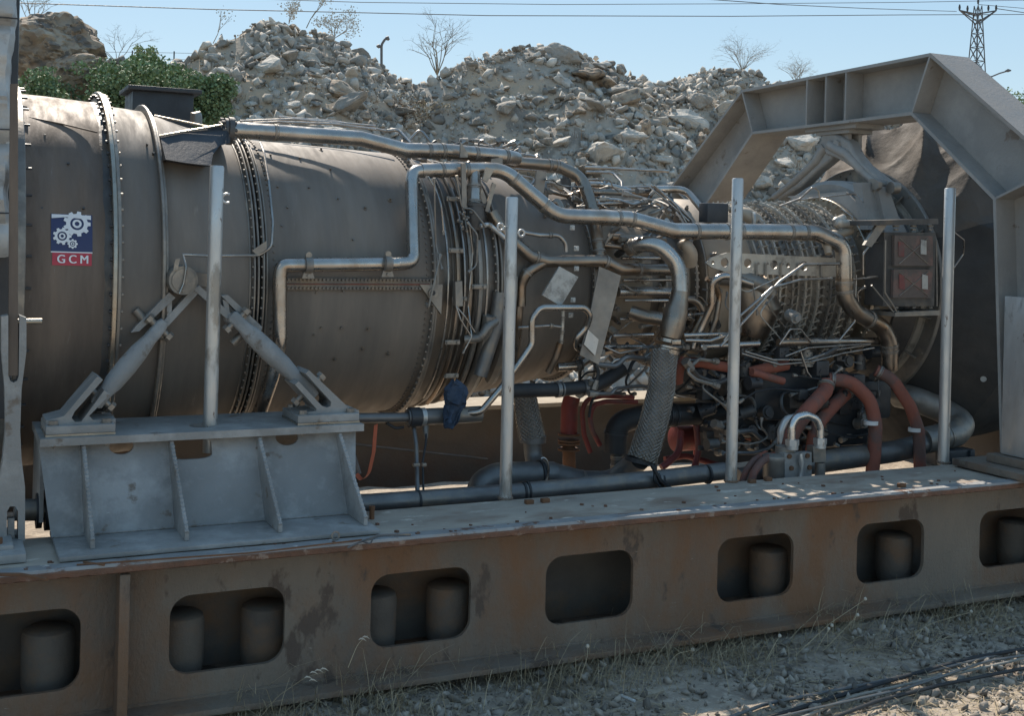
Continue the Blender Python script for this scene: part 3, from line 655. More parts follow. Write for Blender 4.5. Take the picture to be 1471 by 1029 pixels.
for i, x in enumerate((-.2, 1.9, 3.9, 5.9)):
    mb = MB(); mb.box((x, 4.9, .01), (.26, 1.35, .055), bev=.01); mb.build('sleeper', 'wood', None, label=['timber sleeper under the rail at the far left of the frame', 'dark timber sleeper under the rail below the third opening', 'dark timber sleeper under the rail below the sixth opening', 'timber sleeper under the rail end beyond the arch foot'][i], cat='sleeper')

#@@PED
# ------------------------------------------------------------------ pedestal with struts
ped = thing('engine_pedestal', 'grey painted steel pedestal with slanted ribs standing on the near rail', 'pedestal', (.93, 4.4, ZT))
def pl(X):  # web line
    return None
def webpt(x, s, w_=0):   # s 0..1 from foot to top, web leans inwards
    return Vector((x, 4.45+.19*s+w_, .612+(.906-.612)*s))
mb = MB(); mb.box((.928, 4.37, ZT+.012), (1.11, .385, .016), bev=.003); mb.build('base_plate', 'greypaint', ped)
hl = [rrect(.90, .89, .165, .20, .04)]
def circ(cx, cy, r, n=20, sy=1): return [(cx+r*math.cos(2*PI*k/n), cy+r*sy*math.sin(2*PI*k/n)) for k in range(n)]
hl = [rrect(.875, .86, .15, .235, .05), circ(.62, .94, .045, sy=2.2), circ(1.245, .94, .045, sy=2.2)]
out = [(.375, 0), (1.50, 0), (1.50, .3), (1.53, 1), (.335, 1), (.36, .5)]
def clip(lp, m): return [(x, min(y, m)) for x, y in lp]
mb = MB(); mb.plate([(.37, 0), (1.475, 0), (1.53, .99), (.335, .99)], [clip(h, .97) for h in hl], lambda a, b, w_: webpt(a, b, w_), .014); mb.build('back_plate', 'greypaint', ped)
for (xb, xt) in ((.478, .478), (.79, .79), (1.121, 1.121), (1.443, 1.443)):
    a = [Vector((xb, 4.235, .6115)), Vector((xb, 4.262, .6115)), webpt(xb, .02), webpt(xt, 1), Vector((xt, 4.605, .907)), Vector((xb, 4.235, .63))]
    a = [Vector((xb, 4.25, .6115)), webpt(xb, 0), webpt(xt, .995), Vector((xt, 4.60, .9055)), Vector((xb, 4.25, .64))]
    mb = MB(); mb.prism(a, (.014, 0, 0)); mb.build('rib', 'greypaint', ped)
def weld(q, r0=.0042):
    path = []; q = [Vector(p) for p in q]
    for p0_, p1_ in zip(q, q[1:]):
        n_ = max(2, int((p1_-p0_).length/.006)); path += [p0_.lerp(p1_, i/n_) for i in range(n_)]
    path.append(q[-1]); mb = MB(); mb.loft([p+Vector((nz(p.x*60, p.y*60, p.z*60), 0, nz(p.z*60, p.x*60, 3)))*.0012 for p in path], [r0*(1+.35*math.sin(i*1.9)+.2*nz(i*.7, 1, 1)) for i in range(len(path))], 6); return mb
wm = weld([(.38, 4.445, .614), (1.49, 4.445, .614)])
for xb in (.478, .79, 1.121, 1.443):
    for dx in (-.002, .016): wm.add(*(lambda m: (m.v, m.f))(weld([webpt(xb+dx, .02, -.003), webpt(xb+dx, .97, -.003)], .0035)))
    wm.add(*(lambda m: (m.v, m.f))(weld([(xb+.007, 4.248, .64), (xb+.007, 4.598, .903)], .0065)))
wm.build('weld_bead', 'greypaint', ped)
hp = circ(.935, 4.73, .05, 24, 1.2)
mb = MB(); mb.plate([(.335, 4.578), (1.545, 4.578), (1.545, 5.0), (.335, 5.0)], [hp], lambda a, b, w_: Vector((a, b, .907+w_)), .028); mb.build('top_plate', 'greypaint', ped)
mb = MB(); mb.box((.352, 4.85, .76), (.014, .36, .29)); mb.build('end_plate', 'greypaint', ped)
BR = [([(66, 605), (92, 598), (140, 541), (148, 546), (107, 592), (103, 601), (108, 607), (117, 606), (150, 561), (158, 567), (128, 598), (134, 604), (166, 602), (166, 615), (66, 618)], [(67, 618.5), (165, 615.5), (165, 620), (67, 623)], (-24, 0)),
      ([(428, 594), (454, 591), (455, 588), (424, 553), (429, 548), (462, 583), (469, 586), (475, 584), (476, 578), (439, 537), (444, 532), (503, 588), (516, 590), (516, 600), (428, 602)], [(429, 602.5), (515, 600.5), (515, 604), (429, 606)], (0, 24))]
px_poly = lambda q, Y: [P(u, v, Y=Y) for u, v in q]
for k_, (o_, s_, _) in enumerate(BR):
    mb = MB(); fo = [p for p in o_]; mb.prism(px_poly(fo, 4.65), (0, .17, 0)); mb.build('fork_bracket', 'greypaint', ped)
    x0_, x1_ = P(o_[0][0], 610, Y=4.61).x, P(o_[-3][0] if k_ == 0 else 516, 600, Y=4.61).x; x1_ = P((166, 516)[k_], 608, Y=4.61).x
    mb = MB(); mb.box(((x0_+x1_)/2, 4.73, .959), (x1_-x0_, .24, .030), bev=.003); mb.build('bracket_foot', 'greypaint', ped)
    mb = MB(); mb.box(((x0_+x1_)/2, 4.73, .9395), (x1_-x0_+.002, .243, .008)); mb.build('shim', 'brightrim', ped)
    mb = MB()
    for x in (x0_+.028, x1_-.028):
        for y in (4.645, 4.815): mb = MB(); mb.bolt((x, y, .974), (0, 0, 1), .017, .016); mb.disc((x, y, .974), (0, 0, 1), .02, .006, 12); mb.build('foot_bolt', 'flange', ped); mb = MB(); mb.bolt((x, y, .905), (0, 0, -1), .016, .03); mb.build('foot_nut', 'flange', ped)
# the two diagonal struts and their fork bolts
def strut(lab, q, wid, sgn):
    t = thing('support_strut', lab, 'strut', at(q[0]), 'diagonal struts of the pedestal')
    p = pts(*q); d = (p[-1]-p[0]).normalized(); mb = MB(); path = []; rr = []
    L = (p[-1]-p[0]).length
    prof = [(0, .020, .020), (.02, .027, .023), (.16, .027, .023), (.26, .037, .037), (.45, .040, .040), (.62, .037, .037), (.78, .026, .030), (.95, .026, .030), (1, .018, .026)]
    vs, fs = [], []; seg = 16; n = Vector((d.z, 0, -d.x)).normalized(); yv = Vector((0, 1, 0))
    for (s, a, b) in prof:
        c = p[0]+d*L*s; e = .55 if a < .035 else 1
        for k in range(seg):
            an = 2*PI*k/seg; ca, sa = math.cos(an), math.sin(an); ca = math.copysign(abs(ca)**e, ca); sa = math.copysign(abs(sa)**e, sa); vs.append(c+n*ca*a+yv*sa*b)
    for i in range(len(prof)-1):
        for k in range(seg): fs.append((i*seg+k, i*seg+(k+1) % seg, (i+1)*seg+(k+1) % seg, (i+1)*seg+k))
    fs += [tuple(range(seg)), tuple((len(prof)-1)*seg+k for k in range(seg))]
    mb.add(vs, fs); mb.build('rod', 'greypaint', t)
    for e, s in ((p[0], 1), (p[-1], -1)):
        mb = MB(); c = e+d*s*.035; L2 = .045 if s < 0 and 'left' in lab or s > 0 and 'right' in lab else .066; mb.disc(c, n, .013, L2*2.3, 12); mb.bolt(c+n*L2, n, .021, .016); mb.bolt(c-n*L2, -n, .021, .016); mb.build('cross_bolt', 'flange', t)
strut('left strut of the pedestal, leaning right up to the round trunnion', [(136, 582, 4.72), (236, 462, 4.9)], 0, 1)
strut('right strut of the pedestal, sloping from the trunnion down to the right', [(331, 452, 4.9), (452, 568, 4.72)], 0, -1)

# left link rod with its foot and hanging bar
ln = thing('link_rod', 'pale grey forged link standing upright at the left edge of the engine', 'link rod', P(18, 780, Y=4.42))
mb = MB(); Y = 4.42
mb.prism(px_poly([(2, 455), (12, 453), (12, 540), (15, 548), (20, 550), (25, 547), (27, 540), (28, 453), (38, 457), (38, 505), (31, 560), (29, 620), (31, 660), (36, 700), (36, 778), (26, 778), (26, 735), (22, 728), (14, 728), (10, 736), (10, 778), (-2, 778), (-2, 700), (4, 660), (8, 620), (7, 560), (2, 505)], Y), (0, .07, 0)); mb.build('rod', 'greypaint', ln)
mb = MB(); mb.prism(px_poly([(15, 120), (26, 120), (26, 540), (12, 540)], Y+.015), (0, .04, 0)); mb.build('hanging_bar', 'hot', ln)
mb = MB(); mb.prism(px_poly([(11, 745), (21, 745), (21, 790), (11, 790)], Y+.02), (0, .03, 0)); mb.build('tongue', 'greypaint', ln)
mb = MB(); mb.disc(P(40, 462, Y=Y+.03), (1, 0, 0), .010, .09, 10); mb.build('pin', 'brightrim', ln)
a = P(-40, 804, Z=.6); b = P(43, 798, Z=.6)
mb = MB(); mb.box((.12, 4.40, .607), (.31, .36, .028), bev=.003); mb.box((.11, 4.42, .628), (.26, .26, .016), bev=.003); mb.build('foot_plate', 'greypaint', ln)
mb = MB()
for dx in (-.0, .1):
    for q in ((.1+dx*.9, 4.33, .636), (.05+dx, 4.5, .636)): mb = MB(); mb.bolt(q, (0, 0, 1), .02, .018); mb.build('foot_bolt', 'rustpart', ln)

# ------------------------------------------------------------------ the four posts
def post(lab, u0, v0, u1, v1, Y, rp, ex=None, hole=None, base=None):
    a = P(u1, v1, Y=Y); b = P(u0, v0, Y=Y); t = thing('steel_post', lab, 'post', a, 'galvanised posts along the near rail'); mb = MB()
    mb.loft([a, a.lerp(b, .3), a.lerp(b, .7), b-Vector((0, 0, .006)), b], [rp, rp, rp, rp, rp*.86], 28); mb.build('tube', 'galv', t)
    if v1 > 655:
        mb = MB(); n_ = 40; mb.loft([Vector((a.x+rp*1.02*math.cos(2*PI*k/n_), a.y+rp*1.02*math.sin(2*PI*k/n_), ZT+.004)) for k in range(n_+1)], [.006*(1+.3*math.sin(k*2.1)) for k in range(n_+1)], 6); mb.build('weld_bead', 'rail', t)
    for (u, v, s) in (ex or []):
        c = P(u, v, Y=Y-.0); mb = MB(); n = 14
        ring = [c+Vector((.014*math.cos(2*PI*k/n), 0, .014*math.sin(2*PI*k/n))) for k in range(n+1)]
        mb.tube(ring, .005, 8, 0); mb.tube([c+Vector((s*.014, 0, 0)), c+Vector((s*.04, 0, 0))], .004, 6, 0); mb.build('eye_bolt', 'galv', t)
    return t
post('galvanised post rising through the hole of the grey pedestal', 312, 238, 301, 650, 4.73, .0272, [])
post('galvanised post with two eye bolts before the engine middle', 735.5, 283, 726, 719, 4.575, .0262, [(719, 326, 1), (749, 335, -1)])
post('galvanised post in front of the compressor, with a round gauge behind', 1060, 256, 1050, 697, 4.56, .0268)
post('scratched galvanised post beside the red lidded control box', 1365, 270, 1355, 668, 4.60, .0285)
mb = MB(); c = P(326, 285, Y=4.73); n = 12
mb.tube([c+Vector((.018*math.cos(R(60+240*k/n)), 0, .018*math.sin(R(60+240*k/n)))) for k in range(n+1)], .005, 8, 0); mb.build('hook', 'galv', bpy.data.objects['steel_post'])
for i in range(4):
    pass

#@@GANTRY
# ------------------------------------------------------------------ gantry arch
gan = thing('lifting_arch', 'big grey steel arch straddling the engine with a hanger at mid span', 'arch', (4.95, 4.3, .6))
XG, WG = 4.8, .28
outer = [(4.06, .68), (4.06, 2.09), (4.89, 2.73), (6.57, 2.70), (7.39, 2.09), (7.39, .68)]
inner = [(4.33, .68), (4.415, 1.955), (5.01, 2.44), (6.45, 2.43), (7.04, 1.90), (7.12, .68)]
yz = lambda a, b, w_: Vector((XG+WG/2-.008+w_, a, b))
mb = MB(); mb.plate(outer+inner[::-1], [], yz, .014); mb.build('web', 'gantry', gan)
for (q, nm, s) in ((outer, 'outer_flange', 1), (inner, 'inner_flange', -1)):
    for i in range(5):
        a, b = Vector((0, *q[i])), Vector((0, *q[i+1])); d = (b-a).normalized(); n = Vector((0, -d.z, d.y))*s
        if n.dot((a+b)/2-Vector((0, YE, 1.3)))*s < 0: n = -n
        th = .018; e = d*.007*s
        p4 = [a+n*0, b+n*0, b+n*th, a+n*th]; p4[2] += d*0; mb = MB()
        # mitred strip
        def mit(j):
            p = Vector((0, *q[j]))
            if j in (0, 5): return p+n*th
            d1 = (p-Vector((0, *q[j-1]))).normalized(); d2 = (Vector((0, *q[j+1]))-p).normalized(); m_ = Vector((0, -(d1+d2).z, (d1+d2).y)).normalized()
            if m_.dot(n) < 0: m_ = -m_
            return p+m_*th/max(.5, m_.dot(n))
        p4 = [a, b, mit(i+1), mit(i)]
        mb.prism([Vector((XG, p.y, p.z)) for p in p4], (WG, 0, 0)); mb.build(nm, 'gantrywarm' if (nm[0] == 'o' and i in (1,)) else 'gantry', gan)
def stf(a, b, t=.012):
    a, b = Vector((0, *a)), Vector((0, *b)); d = (b-a).normalized(); n = Vector((0, -d.z, d.y))*t/2
    for (x0, w0) in ((XG+.002, WG/2-.012), (XG+WG/2+.008, WG/2-.012)):
        mb = MB(); mb.prism([Vector((x0, p.y, p.z)) for p in (a-n, b-n, b+n, a+n)], (w0, 0, 0)); mb.build('stiffener', 'gantry', gan)
def lerp2(a, b, t): return (a[0]+(b[0]-a[0])*t, a[1]+(b[1]-a[1])*t)
for i in (1, 2, 3, 4): stf(outer[i], inner[i])
for t_ in (.395, .50, .605): stf(lerp2(outer[2], outer[3], t_), lerp2(inner[2], inner[3], t_+(t_-.5)*.16))
mb = MB(); mb.box((XG+.14, 4.20, .655), (.40, .36, .04), bev=.004); mb.box((XG+.12, 4.25, .615), (.55, .52, .035), bev=.004); mb.build('foot_plate', 'rail', gan)
mb = MB(); mb.box((XG+.14, 7.25, .635), (.40, .36, .08), bev=.004); mb.build('foot_plate', 'gantry', gan)
mb = MB(); z1 = P(1440, 425, X=XG).z; mb.box((XG-.012, 4.205, (z1+.68)/2), (.02, .235, z1-.68), bev=.002); mb.build('cover_plate', 'galv', gan)
# hanger
hg = thing('engine_hanger', 'forged steel wishbone hanger under the arch holding the engine front', 'hanger', (4.94, 5.73, 2.36))
mb = MB(); mb.box((4.94, 5.72, 2.405), (.22, .46, .03), bev=.003); mb.box((4.94, 5.72, 2.378), (.18, .30, .024), bev=.003); mb.build('mounting_plate', 'gantry', hg)
mb = MB(); mb.box((4.90, 5.68, 2.34), (.03, .13, .09), bev=.01); mb.box((4.98, 5.68, 2.34), (.03, .13, .09), bev=.01); mb.disc((4.94, 5.68, 2.30), (1, 0, 0), .028, .17, 20); mb.bolt((4.865, 5.68, 2.30), (-1, 0, 0), .03, .02); mb.build('pivot_lug', 'gantry', hg)
def arm(q, rr, nm='arm', m='gantry', par=hg, asp=.8):
    mb = MB(); mb.loft(fillet([Vector(p) for p in q], .08, 5), [0]*0 or [1]*len(fillet([Vector(p) for p in q], .08, 5)), 14)
    path = fillet([Vector(p) for p in q], .08, 5); n = len(path); mb = MB()
    mb.loft(path, [np.interp(i/(n-1), [k/(len(rr)-1) for k in range(len(rr))], rr) for i in range(n)], 16); return mb.build(nm, m, par)
for q in ([(1178, 194), (1204, 193), (1219, 203), (1228, 222), (1241, 238), (1272, 262), (1258, 273), (1226, 243), (1210, 232), (1197, 226), (1186, 222), (1178, 208)], [(1190, 196), (1177, 202), (1168, 222), (1158, 240), (1106, 281), (1118, 287), (1150, 268), (1172, 246), (1186, 235), (1197, 226)]):
    XA = 4.86 if q[0][0] == 1178 else 4.875; mb = MB(); mb.prism([P(u, v, X=XA) for u, v in q], (.085, 0, 0)); o = mb.build('arm', 'gantry', hg)
    bv = o.modifiers.new('b', 'BEVEL'); bv.width = .016; bv.segments = 3; bv.limit_method = 'ANGLE'; bv.angle_limit = R(60)
    m2 = MB(); p = fillet([P(u, v, X=XA+.0) for u, v in (((1192, 208), (1216, 222), (1238, 246), (1262, 266)) if q[0][0] == 1178 else ((1186, 210), (1172, 232), (1140, 262), (1112, 283)))], .06); m2.loft([x+Vector((.0, 0, 0)) for x in p], [.030-.010*i/len(p) for i in range(len(p))], 12); m2.build('arm_rib', 'gantry', hg)
mb = MB(); mb.disc(P(1262, 266, X=4.82), (1, 0, 0), .036, .10, 20); mb.bolt(P(1262, 266, X=4.78), (-1, 0, 0), .032, .025); mb.disc(P(1284, 270, X=4.85), (1, 0, 0), .034, .05, 20); mb.build('pivot_bolt', 'flange', hg)
#@@END

#@@ENGINE
# ------------------------------------------------------------------ the engine: casings
eng = thing('gas_turbine_engine', 'large brown grey gas turbine engine lying along the skid', 'engine', (2.5, YE, ZE))
def ring_bolts(mb, x, r, n, br, h, dr=-1, a0=-100, a1=200):
    for k in range(n):
        a = a0+(a1-a0)*k/n; mb.bolt(cyl(x, r, a), (dr, 0, 0), br, h)
def flange(x0, x1, rin, rout, n=0, br=.009, m='flange', nm='flange_ring', both=False, seg=128, parent=None):
    mb = MB(); mb.lathe([(x0, rin), (x0, rout-.003), (x0+.003, rout), (x1-.003, rout), (x1, rout-.003), (x1, rin)], seg)
    if n:
        rb = rout-br*1.5; ring_bolts(mb, x0, rb, n, br, br*1.3)
        if both: ring_bolts(mb, x1, rb, n, br, br*1.3, 1)
    return mb.build(nm, m, parent or eng)
def case(nm, prof, m, wob=None, seg=144):
    mb = MB(); mb.lathe(prof, seg, wob=wob); return mb.build(nm, m, eng)
xa = XN(36, .83); xb = XN(168, .83)
wob = lambda x, r, a: .0018*nz(x*3, math.cos(a)*2, math.sin(a)*2, 2.2, 3)
flange(xa-.035, xa, .6, .845, 44, .011)
mb = MB(); ring_bolts(mb, xa, .835, 36, .005, .022, 1); mb.build('flange_stud', 'blackmetal', eng)
case('exhaust_casing', [(xa, .815)]+[(xa+(xb-xa)*i/12, .815-.022*i/12) for i in range(1, 13)], 'hot', wob)
flange(xb-.016, xb+.002, .70, .845, 0, m='brightrim'); flange(xb+.002, xb+.018, .70, .838, 64, .006, both=True)
mb = MB(); ring_bolts(mb, xb-.016, .825, 64, .0075, .010); mb.build('flange_bolts', 'blackmetal', eng)
mb = MB(); mb.lathe([(xb-.07, .792), (xb-.016, .80)], 128); mb.build('serrated_band', 'darkmetal', eng)
xc = XN(236, .80)
case('rear_casing', [(xb+.018, .785)]+[(xb+(xc-xb)*i/6, .785-.015*i/6) for i in range(1, 7)], 'casing', wob)
flange(xc-.006, xc+.008, .66, .80); flange(xc+.008, xc+.02, .66, .785)
xd = XN(378, .70)
case('waist_casing', [(xc+.02, .755), (xc+.06, .752), (xc+(xd-xc)*.42, .715), (xc+(xd-xc)*.7, .688), (xd-.03, .675)], 'casing', wob)
for dx, ro in ((-.05, .682), (-.034, .70), (-.016, .695), (.004, .705), (.02, .692)): flange(xd+dx-.005, xd+dx+.005, .62, ro, 84 if dx in (-.034, .004) else 0, .0048)
xe = XN(626, .655)
case('turbine_casing', [(xd+.02, .672)]+[(xd+.02+(xe-xd-.03)*i/14, .672-.032*(i/14)) for i in range(1, 15)], 'casing', wob)
flange(xe-.012, xe, .58, .668, 90, .0058, both=True); flange(xe, xe+.012, .58, .668)
mb = MB()
for k in range(70):    # second row of rivets just left of the flange and bosses over the casing
    mb.bolt(cyl(xe-.035, .64, -90+180*k/70), cyl(0, 1, -90+180*k/70)-cyl(0, 0, 0), .0055, .006)
for k in range(70): mb.bolt(cyl(xd+.055, .67, -90+180*k/70), cyl(0, 1, -90+180*k/70)-cyl(0, 0, 0), .0055, .006)
mb.build('rivet_row', 'casing2', eng)
def on_case(u, v, r): p = C(u, v, r); n = Vector((0, p.y-YE, p.z-ZE)).normalized(); return p, n
mb = MB()
for (u, v) in ((388, 226), (430, 230), (461, 217), (474, 246), (398, 271), (443, 272), (485, 287), (560, 288), (524, 300), (404, 326), (460, 470), (490, 470), (520, 500), (557, 507), (454, 420), (492, 418), (528, 472), (480, 515), (450, 480), (412, 300), (506, 345)):
    p, n = on_case(u, v, .660-.02*(u-380)/250); big = 1.6 if (u, v) in ((490, 470),) else 1
    mb.disc(p+n*.003, n, .011*big, .006, 14); mb.bolt(p+n*.004, n, .005*big, .013)
mb.build('casing_stud', 'casing2', eng)
mb = MB()
for (u, v) in ((64, 196), (98, 237), (211, 209), (220, 222), (120, 300), (60, 300)): p, n = on_case(u, v, .80 if u < 160 else .775); mb.bolt(p, n, .005, .012)
mb.build('casing_pin', 'darkmetal', eng)
# weld seam and split line
def seam(q, r, w_, m, nm, bolts=0, br=.005, rise=.004):
    mb = MB(); p = [C(u, v, r) for u, v in q]; path = []
    for a, b in zip(p, p[1:]):
        for i in range(8): path.append(a.lerp(b, i/8))
    path.append(p[-1]); mb.tube(path, w_, 6, 0)
    if bolts:
        for s in (-1, 1):
            for k in range(bolts):
                c = p[0].lerp(p[-1], (k+.5)/bolts)+Vector((0, -.004, s*.018)); n = Vector((0, c.y-YE, c.z-ZE)).normalized(); mb.bolt(c, n, br, .009)
    return mb.build(nm, m, eng)
seam([(40, 168), (90, 178), (140, 190)], .81, .004, 'hot', 'weld_seam')
zs = C(480, 408, .66).z
mb = MB(); mb.add([v for x in (xd+.05, xe-.02) for v in (Vector((x, YE-.672 if x < 1.6 else YE-.648, zs-.028)), Vector((x, YE-.684 if x < 1.6 else YE-.66, zs-.026)), Vector((x, YE-.684 if x < 1.6 else YE-.66, zs+.026)), Vector((x, YE-.672 if x < 1.6 else YE-.648, zs+.028)))], [(0, 4, 5, 1), (1, 5, 6, 2), (2, 6, 7, 3)])
n_ = 42
for s in (-1, 1):
    for k in range(n_):
        x = xd+.06+(xe-.09-xd)*k/(n_-1); mb.bolt((x, YE-.684+.024*k/(n_-1), zs+s*.018), (0, -1, 0), .0055, .010)
mb.build('split_line_flange', 'casing2', eng)
mb = MB(); mb.tube([(xd+.06, YE-.687, zs), (xe-.03, YE-.663, zs)], .003, 6, 0); mb.build('split_line_strip', 'redhose', eng)
# triangular lifting lug
tl = [(603, 409), (636, 409), (634, 452)]
mb = MB(); mb.prism([P(u, v, Y=YE-.672) for u, v in tl], (0, .02, 0)); mb.disc(P(622, 421, Y=YE-.675), (0, 1, 0), .022, .014, 20); mb.build('lifting_lug', 'flange', eng)
mb = MB(); mb.disc(P(622, 421, Y=YE-.684), (0, 1, 0), .011, .006, 16); mb.build('lug_hole', 'black', eng)  # solid black disc painted in for the dark of the hole

# dark fairing over the waist and the duct behind
fair = MB()
p0, p1, p2, p3 = C(228, 190, .775), C(330, 172, .74), C(326, 205, .70), C(306, 232, .70)
Yf0 = 5.20
A = [P(u, v, Y=y) for u, v, y in ((230, 196, 5.24), (262, 190, 5.22), (318, 180, 5.24), (331, 184, 5.24), (331, 205, 5.22), (316, 209, 5.17), (306, 222, 5.12), (303, 238, 5.08), (268, 234, 5.04), (238, 229, 5.02))]
back = [p+Vector((.0, .34, .0)) for p in A]
n = len(A); fair.add(A+back, [tuple(range(n))[::-1]]+[(i, (i+1) % n, n+(i+1) % n, n+i) for i in range(n)]); fair.build('fairing', 'blackmetal', eng)
for q in (((222, 166, 5.6), (300, 182, 5.5)), ((229, 195, 5.235), (262, 189, 5.215), (320, 179, 5.235))): mb = MB(); mb.tube(pts(*q), .0046, 6, 0); mb.build('fairing_edge', 'brightrim', eng)  # bright tubes imitate thin sunlit edges along the dark fairing
dz = P(228, 150, Y=6.3); mb = MB()
mb.box(P(228, 158, Y=6.35)+Vector((0, 0, -.05)), (.30, .28, .26), bev=.006); mb.box(P(230, 133, Y=6.35), (.36, .34, .022), bev=.003); mb.build('outlet_duct', 'blackmetal', eng)
mb = MB(); c = P(282, 165, Y=5.9); mb.loft([c+Vector((0, 0, -.05)), c, c+Vector((.02, 0, .012))], [.03, .03, .01], 12); mb.build('duct_bracket', 'flange', eng)

# trunnion and its Y frame
tr = MB(); c = P(263, 403, Y=4.86); tr.disc(c+Vector((0, .10, 0)), (0, 1, 0), .057, .22, 32, .062); tr.build('trunnion', 'midmetal', eng)
mb = MB(); mb.disc(c+Vector((0, -.012, 0)), (0, 1, 0), .046, .01, 28); mb.bolt(c+Vector((.004, -.016, -.0)), (0, -1, 0), .010, .014); mb.build('trunnion_cap', 'flange', eng)
Y = 4.90
def frame_arm(q, nm='trunnion_frame'):
    mb = MB()
    for k_, lp in enumerate(q): mb.prism(px_poly(lp, Y+.004*k_), (0, .05, 0))
    mb.build(nm, 'greypaint', eng)
frame_arm([[(243, 420), (252, 428), (200, 476), (188, 478), (196, 468)], [(280, 412), (288, 418), (224, 488), (214, 490), (216, 482)], [(240, 428), (247, 424), (247, 460), (240, 468)]])
frame_arm([[(278, 416), (286, 410), (375, 488), (370, 496), (362, 490)], [(318, 425), (328, 424), (377, 470), (374, 478), (366, 474)], [(320, 430), (328, 434), (333, 470), (325, 462)]])
mb = MB()
for (u, v) in ((200, 452), (232, 482), (352, 452), (340, 488)): mb.disc(P(u, v, Y=Y+.02), (P(u, v, Y=Y)-P(263, 403, Y=Y)).cross(Vector((0, 1, 0))), .018, .05, 14)
mb.build('frame_bolt', 'flange', eng)
mb = MB(); mb.prism(px_poly([(275, 391), (300, 393), (300, 412), (277, 411)], 4.93), (0, .1, 0)); mb.build('trunnion_block', 'casing2', eng)
mb = MB(); q = pts((374, 205, 'c', .71), (379, 218, 'c', .71), (386, 260, 'c', .72), (392, 320, 'c', .72), (390, 355, 'c', .72), (372, 367, 5.0), (300, 368, 4.85), (262, 366, 4.85)); mb.tube(q, .0055, 8, .05)
mb.tube(pts((263, 366, 4.85), (268, 385, 4.83), (264, 408, 4.83), (258, 422, 4.83)), .0045, 8, .05); mb.build('sensor_tube', 'thin', eng)
for q, y_ in (([(362, 360), (383, 346), (383, 358), (370, 367)], 4.99), ([(252, 372), (259, 371), (255, 388), (249, 388)], 4.84)): mb = MB(); mb.prism(px_poly(q, y_), (0, .006, 0)); mb.build('tube_bracket', 'flange', eng)

# ---- section between the big flange and the core
def rings(lst, m='flange'):
    for (u, r, w_, n) in lst:
        x = XN(u, r); flange(x-w_/2, x+w_/2, r-.05, r, n, .006, m)
x1, x2, x3, x4 = XN(648, .63), XN(712, .60), XN(730, .575), XN(800, .55)
case('stator_casing', [(xe+.01, .635), (x1+.03, .625), (x1+.08, .60), (x2, .585), (x3, .575)], 'casing2')
rings([(652, .635, .008, 0), (668, .628, .008, 0), (684, .618, .010, 0), (694, .61, .006, 0), (716, .612, .012, 76), (722, .606, .010, 0)])
x5 = XN(858, .53)
case('transition_casing', [(x3, .573), (x3+.05, .57), (x5-.06, .505), (x5, .495)], 'casing')
flange(x5-.012, x5+.012, .44, .525, 84, .0055, both=True)
x6 = XN(930, .41)
case('combustor_cone', [(x5+.012, .492), (x5+.06, .475), (x5+.16, .43), (x6, .385), (x6+.05, .38)], 'cone')
x7 = XN(1000, .45)
case('combustor_casing', [(x6+.05, .38), (x7-.12, .385), (x7-.03, .40)], 'casing2')
flange(x6+.10, x6+.115, .36, .43, 60, .0055); flange(x6+.22, x6+.235, .36, .445, 60, .0055)
case('midframe_casing', [(x6+.235, .43), (x7-.03, .41), (x7, .41)], 'cone')
flange(x7-.008, x7+.008, .38, .465, 66, .0055, both=True)
flange(x7+.05, x7+.06, .38, .475, 0, m='flange')
XD0, XC0, XC1 = x7+.06, 3.98, 4.76
case('diffuser_dome', [(XD0, .40), (XD0+.02, .45), (XD0+.08, .475), (XD0+.15, .475), (XC0-.04, .44), (XC0, .41)], 'cone')
case('compressor_casing', [(XC0, .405), (XC1-.1, .44), (XC1, .46)], 'midmetal', None, 96)
# stator vane rings with their levers
r_ = random.Random(21); NST = 8
for i in range(NST):
    x = XC0+.045+i*(XC1-.11-XC0)/NST; rb = .405+.035*(x-XC0)/.78; mb = MB(); n = 62+i*2 % 7
    ro = rb+.058
    mb.lathe([(x-.006, ro-.012), (x-.006, ro), (x+.006, ro), (x+.006, ro-.012), (x-.006, ro-.012)], 84)
    mb.lathe([(x-.028, rb), (x-.026, rb+.022), (x-.016, rb+.022), (x-.014, rb)], 84)
    for k in range(n):
        a = 360*k/n+r_.uniform(-.5, .5)
        b0, b1 = cyl(x+.042, rb, a), cyl(x+.042, rb+.043, a); mb.loft([b0, b1], [.0080, .0062], 7); mb.bolt(b1, b1-b0, .0055, .012); g0 = cyl(x+.020, rb, a+2.4); mb.loft([g0, cyl(x+.020, rb+.018, a+2.4)], [.006, .005], 6)
        c0, c1 = cyl(x+.046, rb+.046, a+.3), cyl(x-.004, ro-.003, a-1.2); mb.bar(c0, c1, .011, .005); mb.bolt(cyl(x, ro, a-1.2), b1-b0, .0045, .008)
    if i % 2 == 0:
        for a in (20, 75, 130): c0 = cyl(x, ro+.012, a); mb.box(c0, (.02, .03, .016), bev=.003)
    mb.build('stator_ring', ('alloy', 'alloy', 'midmetal')[i % 3], eng)
flange(XC1-.055, XC1-.03, .42, .52, 60, .008, 'brightrim', both=True); 
case('inlet_casing', [(XC1-.03, .47), (XC1+.02, .50), (4.86, .55)], 'cone')
mb = MB(); 
for k in range(26): a = 360*k/26; mb.box(cyl(XC1+.0, .50, a), (.05, .03, .02), rot=Matrix.Rotation(R(a)-PI/2, 3, 'X'), bev=.003)
mb.build('inlet_lug', 'alloy', eng)
